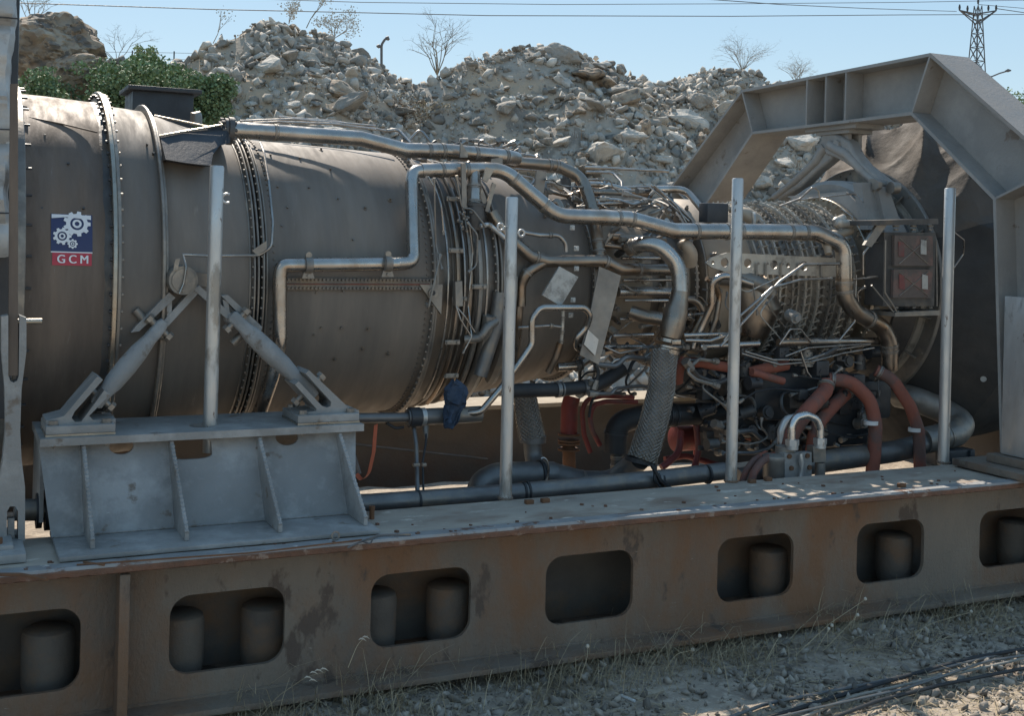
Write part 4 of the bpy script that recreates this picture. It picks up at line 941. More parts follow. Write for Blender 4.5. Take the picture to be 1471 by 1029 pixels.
# front frame: grey ring box with lugs, big flange
mb = MB(); mb.lathe([(4.82, .48), (4.80, .60), (4.83, .625), (4.93, .625), (4.96, .60), (4.96, .48)], 96, a0=25, a1=155); mb.build('front_frame_arch', 'gantry', eng)
mb = MB(); mb.lathe([(4.85, .46), (4.85, .56), (4.98, .60), (4.98, .46)], 96); mb.build('front_frame', 'darkmetal', eng)
for (u0, v0, u1, v1, y) in ((1245, 262, 1262, 322, 5.28), (1268, 268, 1290, 330, 5.24)):
    mb = MB(); mb.prism([P(u0-8, v0, Y=y), P(u0+8, v0, Y=y), P(u1+10, v1+8, Y=y-.05), P(u1-14, v1+8, Y=y-.05)], (0, .07, 0)); mb.build('frame_lug', 'gantry', eng)
mb = MB(); mb.prism([P(u, v, X=4.74) for u, v in ((1130, 282), (1215, 275), (1222, 283), (1240, 300), (1238, 350), (1205, 330), (1160, 296))], (.02, 0, 0)); mb.build('side_bracket', 'gantry', eng)
mb = MB(); x = 5.03; mb.lathe([(x, .59), (x, .70), (x+.004, .705), (x+.022, .705), (x+.022, .59)], 140)
ring_bolts(mb, x, .68, 40, .007, .006); mb.build('bellmouth_flange', 'midmetal', eng)
mb = MB(); mb.lathe([(x-.035, .58), (x-.03, .60), (x-.004, .605), (x-.004, .62), (x-.0005, .62)], 120); mb.build('inner_ring', 'alloy', eng)
for k in range(16): a = 360*k/16+8; mb = MB(); mb.tube([cyl(x-.07, .50, a), cyl(x-.03, .60, a), cyl(x-.002, .66, a)], .008, 6, .02); mb.build('spoke', 'midmetal', eng)
#@@COVER
# ------------------------------------------------------------------ tarpaulin cover over the inlet
cov = thing('tarpaulin_cover', 'dark wrinkled tarpaulin cover stretched over the round inlet end', 'cover', (5.3, YE, .5))
def twob(x, r, a):
    up = max(0, math.sin(a)); f = max(0, min(1, (x-5.12)/.1))
    return f*up*(.030*math.sin(a*7+x*9)+.030*nz(x*2, a*1.5, 0, 1.6, 3)+.02*math.sin(a*13+x*21))
def cwob(x, r, a):
    up = max(0., min(1., (math.sin(a)+.05)*1.6)); k_ = min(1, max(0, (x-5.07)/.07))
    rg = 1-abs(nz(math.cos(a)*1.9+x*2.2, math.sin(a)*1.9-x*1.0, x*.5, 1.15, 1)); rg2 = 1-abs(nz(math.cos(a)*2.4+9, math.sin(a)*2.4, x*2, 1.9, 1))
    lo = .010*nz(math.cos(a)*3, math.sin(a)*3, x*2, 1.5, 3)
    return k_*(up*(.12*(rg**4-.35)+.03*(rg2**3-.3))+lo)
prof = [(5.056, .66), (5.058, .70), (5.075, .715)]+[(5.075+.25*i/70, .715+.255*i/70) for i in range(1, 71)]+[(5.335, .985), (5.36, .99)]+[(5.36+.03*i, .99-.16*(i/40)**1.5) for i in range(1, 41)]
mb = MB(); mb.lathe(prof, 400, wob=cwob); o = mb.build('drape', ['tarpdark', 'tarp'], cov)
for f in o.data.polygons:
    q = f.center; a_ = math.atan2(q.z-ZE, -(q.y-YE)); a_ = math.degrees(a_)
    if (a_ > 24): f.material_index = 1  # sunlit tone above this angle, painted shade below, on one cover
for a in (-32, -52, -68, -12): mb = MB(); mb.disc(cyl(5.30, .93, a)+Vector((-.02, 0, 0)), (1, .5, 0), .016, .012, 14); mb.build('cover_button', 'plate', cov)
#@@END

#@@PIPES
def pipe(m, r, q, nm='pipe', par=None, seg=14, bend=None, r2=None, col=(), cm='flange', crr=1.14, cw=.010, caps=True):
    p = pts(*q); path = fillet(p, bend if bend is not None else r*3.4); mb = MB()
    L = [0]
    for a, b in zip(path, path[1:]): L.append(L[-1]+(b-a).length)
    r2 = r if r2 is None else r2; mb.loft(path, [r+(r2-r)*l/L[-1] for l in L], seg, caps)
    o = mb.build(nm, m, par or eng)
    if col:
        for f in col:
            cb = MB(); s = f*L[-1]; i = max(j for j in range(len(L)) if L[j] <= s+1e-9); i = min(i, len(path)-2); d = (path[i+1]-path[i]).normalized()
            c = path[i]+d*(s-L[i]); rr = (r+(r2-r)*f)*crr; cb.disc(c, d, rr, cw, 16); cb.disc(c+d*cw*1.1, d, rr*.97, cw*.4, 16); cb.build('clamp', cm, par or eng)
    return o
# A: upper pipe from the fairing flange
pipe('pipe', .036, [(335, 187, 5.28), (375, 189, 5.28), (518, 199, 5.28), (582, 216, 5.28), (640, 217, 5.28), (728, 225, 5.28), (741, 228, 5.33)], bend=.10, col=(.13, .65, .70, .82, .93), crr=1.08)
mb = MB(); c = P(330, 188, Y=5.28); mb.disc(c, (1, 0, -.05), .062, .022, 24); mb.disc(c+Vector((-.02, 0, 0)), (1, 0, -.05), .056, .014, 24)
for k in range(8): a = 2*PI*k/8; mb.bolt(c+Vector((.011, .048*math.cos(a), .048*math.sin(a))), (1, 0, 0), .008, .012); mb.bolt(c+Vector((-.03, .048*math.cos(a), .048*math.sin(a))), (-1, 0, 0), .008, .012)
mb.build('pipe_flange', 'darkmetal', eng)
pipe('pipebrown', .028, [(725, 232, 5.38), (800, 238, 5.38), (835, 254, 5.36), (846, 285, 5.30), (856, 320, 5.24)], bend=.13, r2=.034, col=(.36, .42), crr=1.1)
pipe('pipebrown', .030, [(853, 300, 5.25), (858, 340, 5.20), (862, 372, 5.16), (866, 385, 5.15)], bend=.1, col=(.55, .72))
# B: long winding pipe
pipe('pipe', .030, [(374, 592, 5.10), (392, 540, 5.00), (402, 490, 4.96), (402, 400, 4.96), (404, 381, 4.96), (425, 381, 4.96), (570, 379, 4.98), (594, 377, 5.0), (593, 345, 5.03), (591, 262, 5.12), (594, 246, 5.14), (612, 245, 5.14)], bend=.13, seg=18)
pipe('pipe', .034, [(604, 245, 5.14), (650, 244, 5.16), (723, 244, 5.17), (800, 310, 5.12), (905, 314, 5.10), (968, 332, 5.05), (1172, 334, 5.0), (1212, 352, 4.98), (1213, 385, 4.98), (1213, 402, 4.98)], bend=.17, r2=.045, seg=18, col=(.04, .09, .19, .265, .42, .45, .585, .655, .685, .80, .835), crr=1.07)
pipe('pipebrown', .046, [(1213, 400, 4.98), (1213, 425, 4.98), (1228, 448, 4.99), (1268, 470, 5.0), (1278, 492, 5.0), (1278, 530, 5.02)], bend=.14, seg=18, col=(.03, .10, .47, .80, .84), crr=1.1)
for (u, v, w_) in ((443, 381, 18), (557, 379, 18)):
    mb = MB(); Y = 4.95; c = P(u, v, Y=Y); mb.disc(c, (1, 0, 0), .0345, .030, 18); mb.disc(c+Vector((0, 0, .042)), (0, 1, 0), .014, .012, 14)
    mb.prism(px_poly([(u-6, v+9), (u+6, v+9), (u+9, v+19), (u-9, v+19)], Y+.0), (0, .012, 0)); mb.bolt(P(u, v+15, Y=Y), (0, -1, 0), .007, .008); mb.build('pipe_bracket', 'flange', eng)
# fairings of brackets holding A and B
for (q, Y) in (([(662, 204), (672, 220), (672, 226), (661, 226)], 5.2), ([(663, 235), (669, 234), (671, 300), (664, 300)], 5.1), ([(699, 240), (710, 244), (700, 262), (693, 258)], 5.1), ([(684, 268), (690, 266), (704, 300), (699, 305)], 5.15), ([(708, 262), (713, 265), (702, 305), (697, 303)], 5.14), ([(706, 228), (722, 226), (722, 238), (704, 240)], 5.22), ([(771, 245), (785, 247), (781, 278), (768, 272)], 5.3)):
    mb = MB(); mb.prism(px_poly(q, Y), (0, .012, 0)); mb.build('pipe_bracket', 'flange', eng)
# tee and valve body under B
pipe('pipe', .032, [(681, 248, 5.16), (681, 292, 5.12)], col=(.45, .95))
mb = MB(); c = P(683, 318, Y=5.10); mb.loft([c+Vector((0, 0, .085)), c+Vector((0, 0, .02)), c, c-Vector((0, 0, .04))], [.036, .042, .04, .03], 18); mb.disc(P(683, 294, Y=5.11), (0, 0, 1), .05, .012, 20); mb.build('valve_body', 'darkmetal', eng)
mb = MB()
for k in range(14): mb.bolt(P(664+rnd.uniform(-6, 12), 303+rnd.uniform(0, 30), Y=5.07), (rnd.uniform(-1, 1), -1, rnd.uniform(-1, 1)), .006, .012)
mb.build('valve_bolts', 'flange', eng)
pipe('galv', .011, [(690, 325, 5.05), (702, 322, 5.05), (715, 333, 5.05), (725, 342, 5.05)], col=(.3,))
# D: brown Y pipe in the middle
pipe('pipebrown', .030, [(706, 305, 5.15), (722, 332, 5.12), (762, 368, 5.1), (785, 375, 5.1), (867, 375, 5.1), (893, 387, 5.1), (965, 388, 5.15)], bend=.10, col=(.28, .62, .80), seg=16, crr=1.12)
pipe('pipebrown', .026, [(748, 440, 5.13), (748, 410, 5.13), (757, 391, 5.1), (782, 376, 5.1)], bend=.09, col=(.62,), crr=1.15)
pipe('pipebrown', .024, [(746, 420, 5.14), (744, 455, 5.14), (742, 480, 5.18), (738, 520, 5.25)])
pipe('thin', .0105, [(752, 334, 5.08), (775, 338, 5.08), (803, 338, 5.08), (813, 350, 5.08), (813, 362, 5.08)], bend=.06, col=(.5,), crr=1.4)
mb = MB()
for (u, v) in ((828, 357), (828, 386), (823, 431), (820, 453), (822, 327)): mb.box(P(u, v, Y=5.08), (.026, .008, .024), bev=.003); mb.bolt(P(u, v, Y=5.078), (0, -1, 0), .008, .008)
mb.build('clip', 'plate', eng)
# E: small bright looping pipe
pipe('pipe', .0155, [(660, 594, 5.05), (690, 593, 5.0), (722, 555, 5.0), (752, 513, 5.0), (764, 495, 5.0), (764, 458, 5.0), (776, 442, 5.0), (840, 442, 5.0), (848, 452, 5.0), (843, 470, 5.03), (827, 487, 5.05), (828, 500, 5.08), (842, 506, 5.12)], bend=.055, seg=14)
pipe('thin', .007, [(744, 471, 5.08), (790, 468, 5.08), (806, 470, 5.08)], col=(.75,), crr=1.8)
pipe('alloy', .009, [(809, 446, 5.08), (808, 470, 5.08), (806, 495, 5.1)], col=(.2, .6, .9), crr=1.4)
pipe('pipebrown', .018, [(805, 493, 5.1), (798, 515, 5.12), (788, 535, 5.15)])
pipe('pipe', .022, [(800, 528, 5.15), (830, 526, 5.15), (850, 512, 5.18)], col=(.5,), cm='darkmetal', crr=1.3, cw=.02)
# tag plates and shield
tg = thing('tag_plate', 'pale corroded square plate hanging askew below the brown pipe', 'plate', P(804, 411, Y=5.04)); mb = MB()
mb.prism(px_poly([(804, 383), (831, 398), (806, 440), (779, 424)], 5.04), (0, .012, 0)); mb.build('tag_body', 'plate', tg)
sh = MB(); sh.prism(px_poly([(861, 383), (892, 396), (882, 440), (860, 524), (833, 510), (850, 440)], 5.03), (0, .008, 0)); sh.build('heat_shield', 'galv' if 0 else 'midmetal', eng)
mb = MB(); mb.prism(px_poly([(845, 474), (860, 488), (855, 511), (839, 495)], 5.02), (0, .006, 0)); mb.build('shield_patch', 'galv', eng)
# C: the large bleed pipe and braided hose
pipe('pipe', .040, [(903, 358, 5.16), (918, 351, 5.10), (945, 351, 5.02), (976, 380, 4.97), (977, 425, 4.95)], bend=.20, seg=22, col=(.08,), crr=1.12)
mb = MB(); q = pts((977, 418, 4.95), (975, 432, 4.95), (971, 448, 4.95), (966, 470, 4.95), (962, 486, 4.95)); mb.loft(q, [.043, .046, .060, .060, .052], 24); mb.build('reducer', 'pipebrown', eng)
pipe('pipebrown', .035, [(907, 449, 5.12), (930, 456, 5.06), (958, 460, 4.98)], seg=16, bend=.1)
mb = MB(); c = P(961, 490, Y=4.95); dd = (P(962, 480, Y=4.95)-P(958, 500, Y=4.95)).normalized(); mb.disc(c, dd, .062, .016, 26); mb.disc(c-dd*.03, dd, .060, .01, 26); mb.disc(c-dd*.05, dd, .064, .02, 26); mb.box(c+Vector((0, -.062, 0)), (.05, .012, .022), bev=.003); mb.build('hose_clamp', 'pipe', eng)
def braided(lab, q, r0, r1, N=20, turns=1.6, par=None, wire_=.0052):
    p = pts(*q); path = fillet(p, .3, 10); L = [0]
    for a, b in zip(path, path[1:]): L.append(L[-1]+(b-a).length)
    mb = MB(); mb.loft(path, [r0+(r1-r0)*l/L[-1]-.004 for l in L], 24); t = par or eng
    h = mb.build('braided_hose', 'pipedark', t); mb = MB()
    def fr(s):
        i = min(max(j for j in range(len(L)) if L[j] <= s+1e-9), len(path)-2); d = (path[i+1]-path[i]).normalized(); c = path[i]+d*(s-L[i]); y = (Vector((0, 1, 0))-d*d.y).normalized(); return c, y, d.cross(y)
    n = int(L[-1]/.012)
    for fam in (1, -1):
        for k in range(N):
            vs = []; fs = []
            for i in range(n+1):
                s = L[-1]*i/n; c, y, z = fr(s); rr = r0+(r1-r0)*i/n; a = 2*PI*k/N+fam*turns*2*PI*i/n; b = .0022*math.sin(i*PI*.5+k*PI*(1 if fam > 0 else 1)+(0 if fam > 0 else PI))
                o = y*math.cos(a)+z*math.sin(a); tn = (z*math.cos(a)-y*math.sin(a)); rr += b
                vs += [c+o*(rr-.003)-tn*wire_, c+o*(rr+.001), c+o*(rr-.003)+tn*wire_]
            for i in range(n): fs += [(i*3, i*3+1, i*3+4, i*3+3), (i*3+1, i*3+2, i*3+5, i*3+4)]
            mb.add(vs, fs)
    o = mb.build('braid', 'braid', t); o.parent = h; o.matrix_parent_inverse = Matrix.Identity(4)
braided('', [(955, 503, 4.95), (950, 560, 4.93), (938, 612, 4.92), (922, 660, 4.92)], .063, .072, 19, 1.5, wire_=.0050)
# chromed smaller pipes between posts
pipe('pipe', .018, [(995, 500, 5.1), (1008, 470, 5.08), (1022, 440, 5.05), (1022, 405, 5.03), (1040, 395, 5.0), (1080, 408, 5.0)], bend=.07, seg=14)
pipe('pipebrown', .014, [(1010, 508, 5.15), (1028, 460, 5.12), (1034, 425, 5.12), (1026, 408, 5.1), (1015, 400, 5.1)], bend=.06, col=(.1,), crr=1.3)
pipe('pipebrown', .020, [(960, 432, 5.2), (1000, 430, 5.18), (1012, 450, 5.18), (990, 490, 5.2)], bend=.08)
# long core tubes
core = [('pipe', .008, [(840, 240, 5.6), (960, 246, 5.6)]), ('pipe', .017, [(846, 265, 5.5), (872, 266, 5.5), (905, 275, 5.5)]), ('pipebrown', .022, [(850, 276, 5.45), (935, 279, 5.45)]),
        ('pipe', .016, [(858, 293, 5.38), (925, 290, 5.38)]), ('pipebrown', .015, [(862, 304, 5.33), (942, 305, 5.33)]), ('thin', .008, [(842, 247, 5.7), (880, 248, 5.7), (893, 262, 5.6), (895, 285, 5.5)]),
        ('thin', .007, [(845, 270, 5.6), (960, 268, 5.6)]), ('pipe', .020, [(938, 272, 5.5), (985, 272, 5.45), (1012, 305, 5.3), (1020, 318, 5.25)]),
        ('thin', .006, [(932, 268, 5.4), (960, 290, 5.35), (990, 318, 5.3)]), ('thin', .006, [(936, 266, 5.4), (966, 289, 5.35), (994, 316, 5.3)]), ('thin', .006, [(940, 266, 5.38), (972, 296, 5.33), (986, 320, 5.3)]),
        ('pipe', .009, [(893, 371, 5.17), (950, 371, 5.17)]), ('pipe', .008, [(895, 403, 5.15), (965, 402, 5.15)]), ('pipe', .026, [(888, 420, 5.17), (935, 419, 5.17), (975, 421, 5.2)]), ('pipe', .009, [(897, 432, 5.14), (960, 432, 5.14)]),
        ('pipe', .010, [(890, 459, 5.14), (945, 458, 5.14)]), ('pipe', .011, [(880, 483, 5.14), (938, 481, 5.14)]), ('pipe', .015, [(868, 499, 5.15), (925, 499, 5.15)]), ('pipebrown', .018, [(878, 341, 5.2), (955, 345, 5.2)]),
        ('pipebrown', .013, [(868, 352, 5.2), (900, 356, 5.18)]), ('thin', .006, [(868, 498, 5.1), (890, 508, 5.08), (930, 500, 5.08), (940, 492, 5.08)]), ('thin', .007, [(870, 530, 5.08), (885, 517, 5.06), (925, 515, 5.06), (938, 505, 5.06)]),
        ('pipe', .011, [(982, 482, 5.05), (1050, 480, 5.03)]), ('pipe', .010, [(984, 489, 5.05), (1020, 490, 5.03), (1055, 478, 5.0)]), ('pipe', .016, [(1005, 498, 5.05), (1090, 494, 5.02)]), ('pipe', .021, [(1118, 492, 5.0), (1170, 491, 5.0), (1265, 490, 5.05)]),
        ('thin', .007, [(1040, 490, 4.95), (1062, 455, 4.93), (1110, 413, 4.92), (1150, 402, 4.93), (1195, 400, 4.95)]), ('thin', .008, [(1035, 498, 4.95), (1075, 455, 4.94), (1120, 405, 4.94), (1155, 380, 4.95), (1205, 379, 4.95)]),
        ('thin', .006, [(1070, 505, 5.0), (1110, 517, 4.98), (1160, 517, 4.98), (1200, 503, 4.98), (1250, 495, 5.0)]), ('thin', .006, [(1065, 508, 5.0), (1120, 524, 4.98), (1165, 520, 4.98), (1210, 508, 4.98), (1255, 500, 5.0)]),
        ('thin', .005, [(1128, 512, 5.0), (1160, 500, 4.98), (1250, 494, 4.98)]), ('thin', .005, [(1120, 495, 4.98), (1135, 473, 4.96), (1150, 473, 4.96), (1165, 492, 4.98)]), ('thin', .005, [(1150, 505, 4.97), (1160, 535, 4.97), (1165, 542, 4.97)]),
        ('thin', .006, [(1240, 395, 5.0), (1240, 365, 4.99), (1253, 348, 4.98), (1272, 347, 4.97)]), ('thin', .006, [(1222, 402, 4.98), (1275, 396, 4.97), (1290, 398, 4.96)]), ('thin', .005, [(1205, 490, 5.0), (1228, 462, 4.98), (1230, 395, 4.98)]),
        ('thin', .005, [(1120, 296, 5.3), (1150, 285, 5.25), (1168, 268, 5.2), (1176, 274, 5.2), (1178, 288, 5.2)]), ('thin', .005, [(1140, 288, 5.3), (1215, 279, 5.2), (1230, 279, 5.2), (1240, 290, 5.15)]), ('thin', .005, [(1208, 300, 5.2), (1225, 312, 5.15)]),
        ('thin', .004, [(1366, 330, 4.7), (1385, 345, 4.75), (1384, 365, 4.8), (1370, 385, 4.8)]),
        ('thin', .006, [(340, 178, 5.5), (400, 175, 5.5), (480, 178, 5.5), (540, 186, 5.45)]), ('thin', .006, [(345, 174, 5.55), (420, 171, 5.55), (540, 181, 5.5)]), ('thin', .006, [(400, 168, 5.7), (480, 174, 5.7), (556, 188, 5.6)]),
        ('thin', .009, [(556, 188, 5.5), (572, 186, 5.5), (590, 206, 5.4)]), ('thin', .008, [(600, 222, 5.4), (650, 224, 5.4), (720, 232, 5.45)]), ('thin', .007, [(585, 206, 5.6), (603, 184, 5.6), (620, 206, 5.55)]),
        ('thin', .007, [(740, 243, 5.5), (785, 246, 5.5), (835, 248, 5.5)]), ('thin', .006, [(725, 250, 5.45), (770, 256, 5.45), (760, 270, 5.4)]), ('pipebrown', .02, [(790, 300, 5.22), (800, 288, 5.2), (806, 300, 5.18), (810, 318, 5.15)]),
        ]
for m, rr, q in core: pipe(m, rr, q, bend=rr*4, seg=10)
# slotted links on top of the core
for (q, Y) in (([(865, 280), (925, 283), (932, 290), (930, 300), (920, 300), (865, 292)], 5.42), ([(880, 299), (944, 300), (948, 306), (938, 318), (880, 310)], 5.30)):
    mb = MB(); mb.prism(px_poly(q, Y), (0, .02, 0)); mb.build('actuator_link', 'midmetal', eng)
# tubes that follow the casing round, by ring
def arc_tube(u, r, a0, a1, tr, m='thin', nm='ring_tube'):
    x = XN(u, r); mb = MB(); mb.tube([cyl(x, r, a0+(a1-a0)*k/30) for k in range(31)], tr, 8, 0); mb.build(nm, m, eng)
for (u, r, a0, a1, tr, m) in ((644, .655, -55, 50, .006, 'thin'), (658, .65, -62, 40, .011, 'pipebrown'), (676, .64, -60, 62, .010, 'pipebrown'), (690, .635, -58, 20, .013, 'midmetal'), (700, .62, -70, 30, .007, 'thin'), (668, .655, -20, 45, .005, 'thin'), (735, .60, -50, 5, .030, 'midmetal'), (706, .625, -70, -12, .034, 'midmetal')):
    arc_tube(u, r, a0, a1, tr, m)
mb = MB()
for (u, v) in ((652, 286), (655, 360), (650, 492), (688, 412), (660, 430), (648, 540)): p = C(u, v, .66); mb.box(p, (.075, .008, .022), bev=.003); mb.bolt(p+Vector((-.025, -.004, 0)), (0, -1, 0), .008, .008); mb.bolt(p+Vector((.025, -.004, 0)), (0, -1, 0), .008, .008)
mb.build('tube_clip', 'flange', eng)
pipe('midmetal', .020, [(668, 488, 'c', .66), (690, 486, 5.05), (700, 470, 5.05), (712, 462, 5.08)], bend=.05, col=(.4,))
pipe('pipedark', .034, [(690, 540, 5.12), (712, 470, 5.10), (718, 420, 5.10)], bend=.2)
mb = MB(); q = [(654, 405), (664, 404), (665, 440), (655, 440)]; mb.prism([P(u, v, Y=5.0) for u, v in q], (0, .03, 0)); mb.build('connector_block', 'midmetal', eng)
for (u, v, a) in ((662, 460, 0), (668, 455, .4)):
    pipe('thin', .004, [(655, 440, 5.0), (u, v, 4.99), (u+14, v+22, 5.0)])
# bosses, burner ports and nuts on the core (each a fitting)
r_ = random.Random(44)
for (u, v, rr, h, m) in ((822, 320, .012, .02, 'flange'), (839, 340, .012, .025, 'thin'), (884, 347, .03, .03, 'midmetal'), (888, 365, .018, .03, 'darkmetal'), (870, 420, .018, .03, 'flange'), (880, 440, .016, .03, 'flange'), (882, 458, .012, .03, 'thin'), (876, 480, .014, .03, 'flange'), (755, 418, .016, .01, 'midmetal'), (928, 350, .03, .04, 'darkmetal'), (868, 298, .03, .03, 'darkmetal'), (878, 284, .03, .04, 'darkmetal'), (812, 275, .03, .05, 'darkmetal'), (826, 288, .028, .05, 'darkmetal'), (1135, 453, .032, .03, 'greypaint')):
    p = C(u, v, .46) if u != 1135 else P(u, v, Y=5.02); n = Vector((0, p.y-YE, p.z-ZE)).normalized(); mb = MB(); mb.disc(p+n*.02, n, rr, h*2, 14); mb.bolt(p+n*(.02+h), n, rr*.6, h*.6); mb.build('fitting', m, eng)
for k in range(60):
    u, v = r_.uniform(862, 1030), r_.uniform(300, 520)
    if 890 < u < 985 and r_.random() < .3: continue
    p = C(u, v, .44+r_.uniform(0, .06)); n = Vector((r_.uniform(-.6, .6), p.y-YE, p.z-ZE)).normalized(); s = r_.uniform(.008, .024); mb = MB(); mb.disc(p, n, s, s*2.4, 10); mb.bolt(p+n*s*1.2, n, s*.6, s); mb.build('fitting', r_.choice(('darkmetal', 'flange', 'midmetal', 'alloy')), eng)
# curled scoops on the core
for q in ([(978, 352, 5.1), (985, 350, 5.06), (992, 362, 5.06), (990, 378, 5.1)], [(1050, 300, 5.25), (1068, 305, 5.18), (1088, 318, 5.14)]):
    mb = MB(); p = fillet(pts(*q), .08); mb.loft(p, [.022+.020*i/len(p) for i in range(len(p))], 16); mb.build('scoop', 'cone', eng)
mb = MB(); c = P(1082, 318, Y=5.12); mb.disc(c, (1, -.5, 0), .050, .012, 26); mb.build('gauge_face', 'lampglass', eng)
mb = MB(); mb.box(P(1025, 306, Y=5.2), (.13, .08, .10), bev=.004); mb.build('terminal_box', 'blackmetal', eng)
for q, m in (([(1190, 365, 4.98), (1188, 352, 5.0), (1200, 338, 5.05), (1222, 332, 5.08)], 'cone'), ([(1212, 312, 5.1), (1200, 320, 5.08), (1222, 322, 5.08)], 'alloy')):
    mb = MB(); p = fillet(pts(*q), .05); mb.loft(p, [.018+.016*math.sin(PI*i/len(p)) for i in range(len(p))], 14); mb.build('fitting', m, eng)
# perforated side rail of the compressor
pl_ = [(1014, 378), (1022, 370), (1045, 363), (1205, 371), (1206, 398), (1060, 393), (1040, 390), (1022, 384)]
Yp_ = 5.12; toxz = lambda u, v: (P(u, v, Y=Yp_).x, P(u, v, Y=Yp_).z)
hs = []
for (u, v, rr) in ((1024, 377, .010), (1041, 377, .024), (1074, 378, .024), (1112, 380, .024), (1132, 381, .013), (1155, 382, .026)):
    a, b = toxz(u, v); hs.append(circ(a, b, rr, 18, 1))
mb = MB(); mb.plate([toxz(*q) for q in pl_], hs, lambda a, b, w_: Vector((a, Yp_+w_, b)), .012)
mb.build('perforated_rail', 'alloy', eng)
mb = MB()
for u in (1087, 1100, 1122, 1146, 1180): mb.tube([P(u, 380, Y=5.11), P(u, 398, Y=5.11)], .005, 6, 0); mb.tube([P(u, 380, Y=5.11), P(u+4, 378, Y=5.10)], .006, 6, 0)
mb.build('rail_hook', 'midmetal', eng)
# curved actuator manifold behind the rail
pipe('midmetal', .05, [(1035, 396, 5.2), (1075, 402, 5.14), (1102, 412, 5.1), (1108, 424, 5.1)], r2=.035, bend=.1, seg=12)
case_ = MB(); case_.loft(pts((1075, 405, 5.22), (1085, 440, 5.22), (1075, 480, 5.25)), [.10, .14, .10], 16); case_.build('bleed_duct', 'pipebrown', eng)
# ---- dark accessory gearbox below
mb = MB()
for (u, v, Y, sx_, sy_, sz_) in ((1110, 560, 5.35, .62, .5, .26), (1180, 590, 5.3, .34, .4, .34), (1235, 570, 5.25, .2, .3, .22), (1080, 600, 5.4, .5, .4, .2), (1020, 545, 5.5, .4, .3, .18), (1140, 620, 5.4, .5, .3, .16)):
    mb.box(P(u, v, Y=Y), (sx_, sy_, sz_), bev=.03)
mb.build('gearbox', 'blackmetal', eng)
for k in range(95):
    u, v = r_.uniform(990, 1260), r_.uniform(505, 650)
    if u > 1180 and v > 620: continue
    p = P(u, v, Y=r_.uniform(5.0, 5.25)); s = r_.uniform(.01, .038); ax = r_.choice((Vector((1, 0, 0)), Vector((0, -1, .2)), Vector((0, 0, 1)), Vector((.6, -.5, .3)))).normalized(); mb = MB()
    if r_.random() < .3: mb.box(p, (s*2.4, s*2, s*2.2), bev=.005)
    else: mb.disc(p, ax, s, s*2.2, 14); mb.disc(p+ax*s*1.1, ax, s*.7, s*.6, 12); mb.disc(p-ax*s*1.1, ax, s*1.15, s*.25, 14)
    for j in range(2): mb.bolt(p+Vector((r_.uniform(-1, 1), -1, r_.uniform(-1, 1)))*s*.9, (0, -1, 0), .005, .008)
    mb.build('accessory', r_.choice(('blackmetal', 'darkmetal', 'darkmetal', 'blackmetal', 'midmetal')), eng)
def wander(n, u0, u1, v0, v1, ya, yb, sizes, mats, nm, hop=30, vert=18, k_=4):
    for k in range(n):
        u, v = r_.uniform(u0, u1), r_.uniform(v0, v1); ang = r_.choice((0, PI, 0, PI, PI/2, -PI/2))+r_.gauss(0, .3); y = r_.uniform(ya, yb); q = [(u, v, y)]
        for j in range(r_.randint(3, k_+1)):
            ang += r_.choice((0, .5, -.5, 1.2, -1.2)); L_ = hop*r_.uniform(.5, 1.3); u += L_*math.cos(ang); v += L_*math.sin(ang)*vert/hop; y = min(yb, max(ya, y+r_.uniform(-.05, .05)))
            q.append((min(u1+12, max(u0-12, u)), min(v1+6, max(v0-6, v)), y))
        rr = r_.choice(sizes); m = r_.choice(mats); o = pipe(m, rr, q, nm, bend=.045+rr, seg=8)
        p = pts(q[0], q[1], q[-2], q[-1])
        for e, f in ((p[0], p[1]), (p[3], p[2])):
            dn = f-e; mb = MB()
            if dn.length > 1e-4: mb.disc(e, dn, rr*1.9, rr*3.2, 6); mb.disc(e+dn.normalized()*rr*2.6, dn, rr*1.45, rr*2, 12)
            if mb.v: x = mb.build('union_nut', 'midmetal', eng); x.parent = o; x.matrix_parent_inverse = Matrix.Identity(4)
wander(44, 985, 1250, 505, 645, 4.98, 5.2, (.004, .005, .006, .009, .013), ('pipedark', 'black', 'darkmetal', 'black', 'midmetal'), 'small_tube')
wander(30, 845, 1000, 505, 560, 5.05, 5.35, (.005, .006, .009, .013), ('pipedark', 'black', 'darkmetal', 'midmetal'), 'drain_tube')
wander(10, 870, 1010, 320, 500, 5.12, 5.24, (.004, .005, .007, .010), ('thin', 'pipebrown', 'pipe', 'midmetal'), 'fuel_tube', 26, 22)
wander(7, 1050, 1230, 400, 505, 5.02, 5.18, (.004, .005, .006), ('thin', 'alloy', 'midmetal'), 'sense_line', 30, 26)
wander(6, 625, 735, 260, 560, 4.98, 5.04, (.0035, .004, .005), ('thin', 'midmetal', 'flange'), 'harness_lead', 18, 44)
# messy wires above the core
wander(20, 590, 760, 208, 240, 5.4, 5.6, (.004, .006, .008), ('thin', 'flange', 'darkmetal'), 'ignition_lead', 18, 9)
wander(22, 795, 955, 264, 306, 5.25, 5.5, (.004, .006, .009), ('thin', 'flange', 'darkmetal', 'pipebrown'), 'upper_tube', 20, 9)

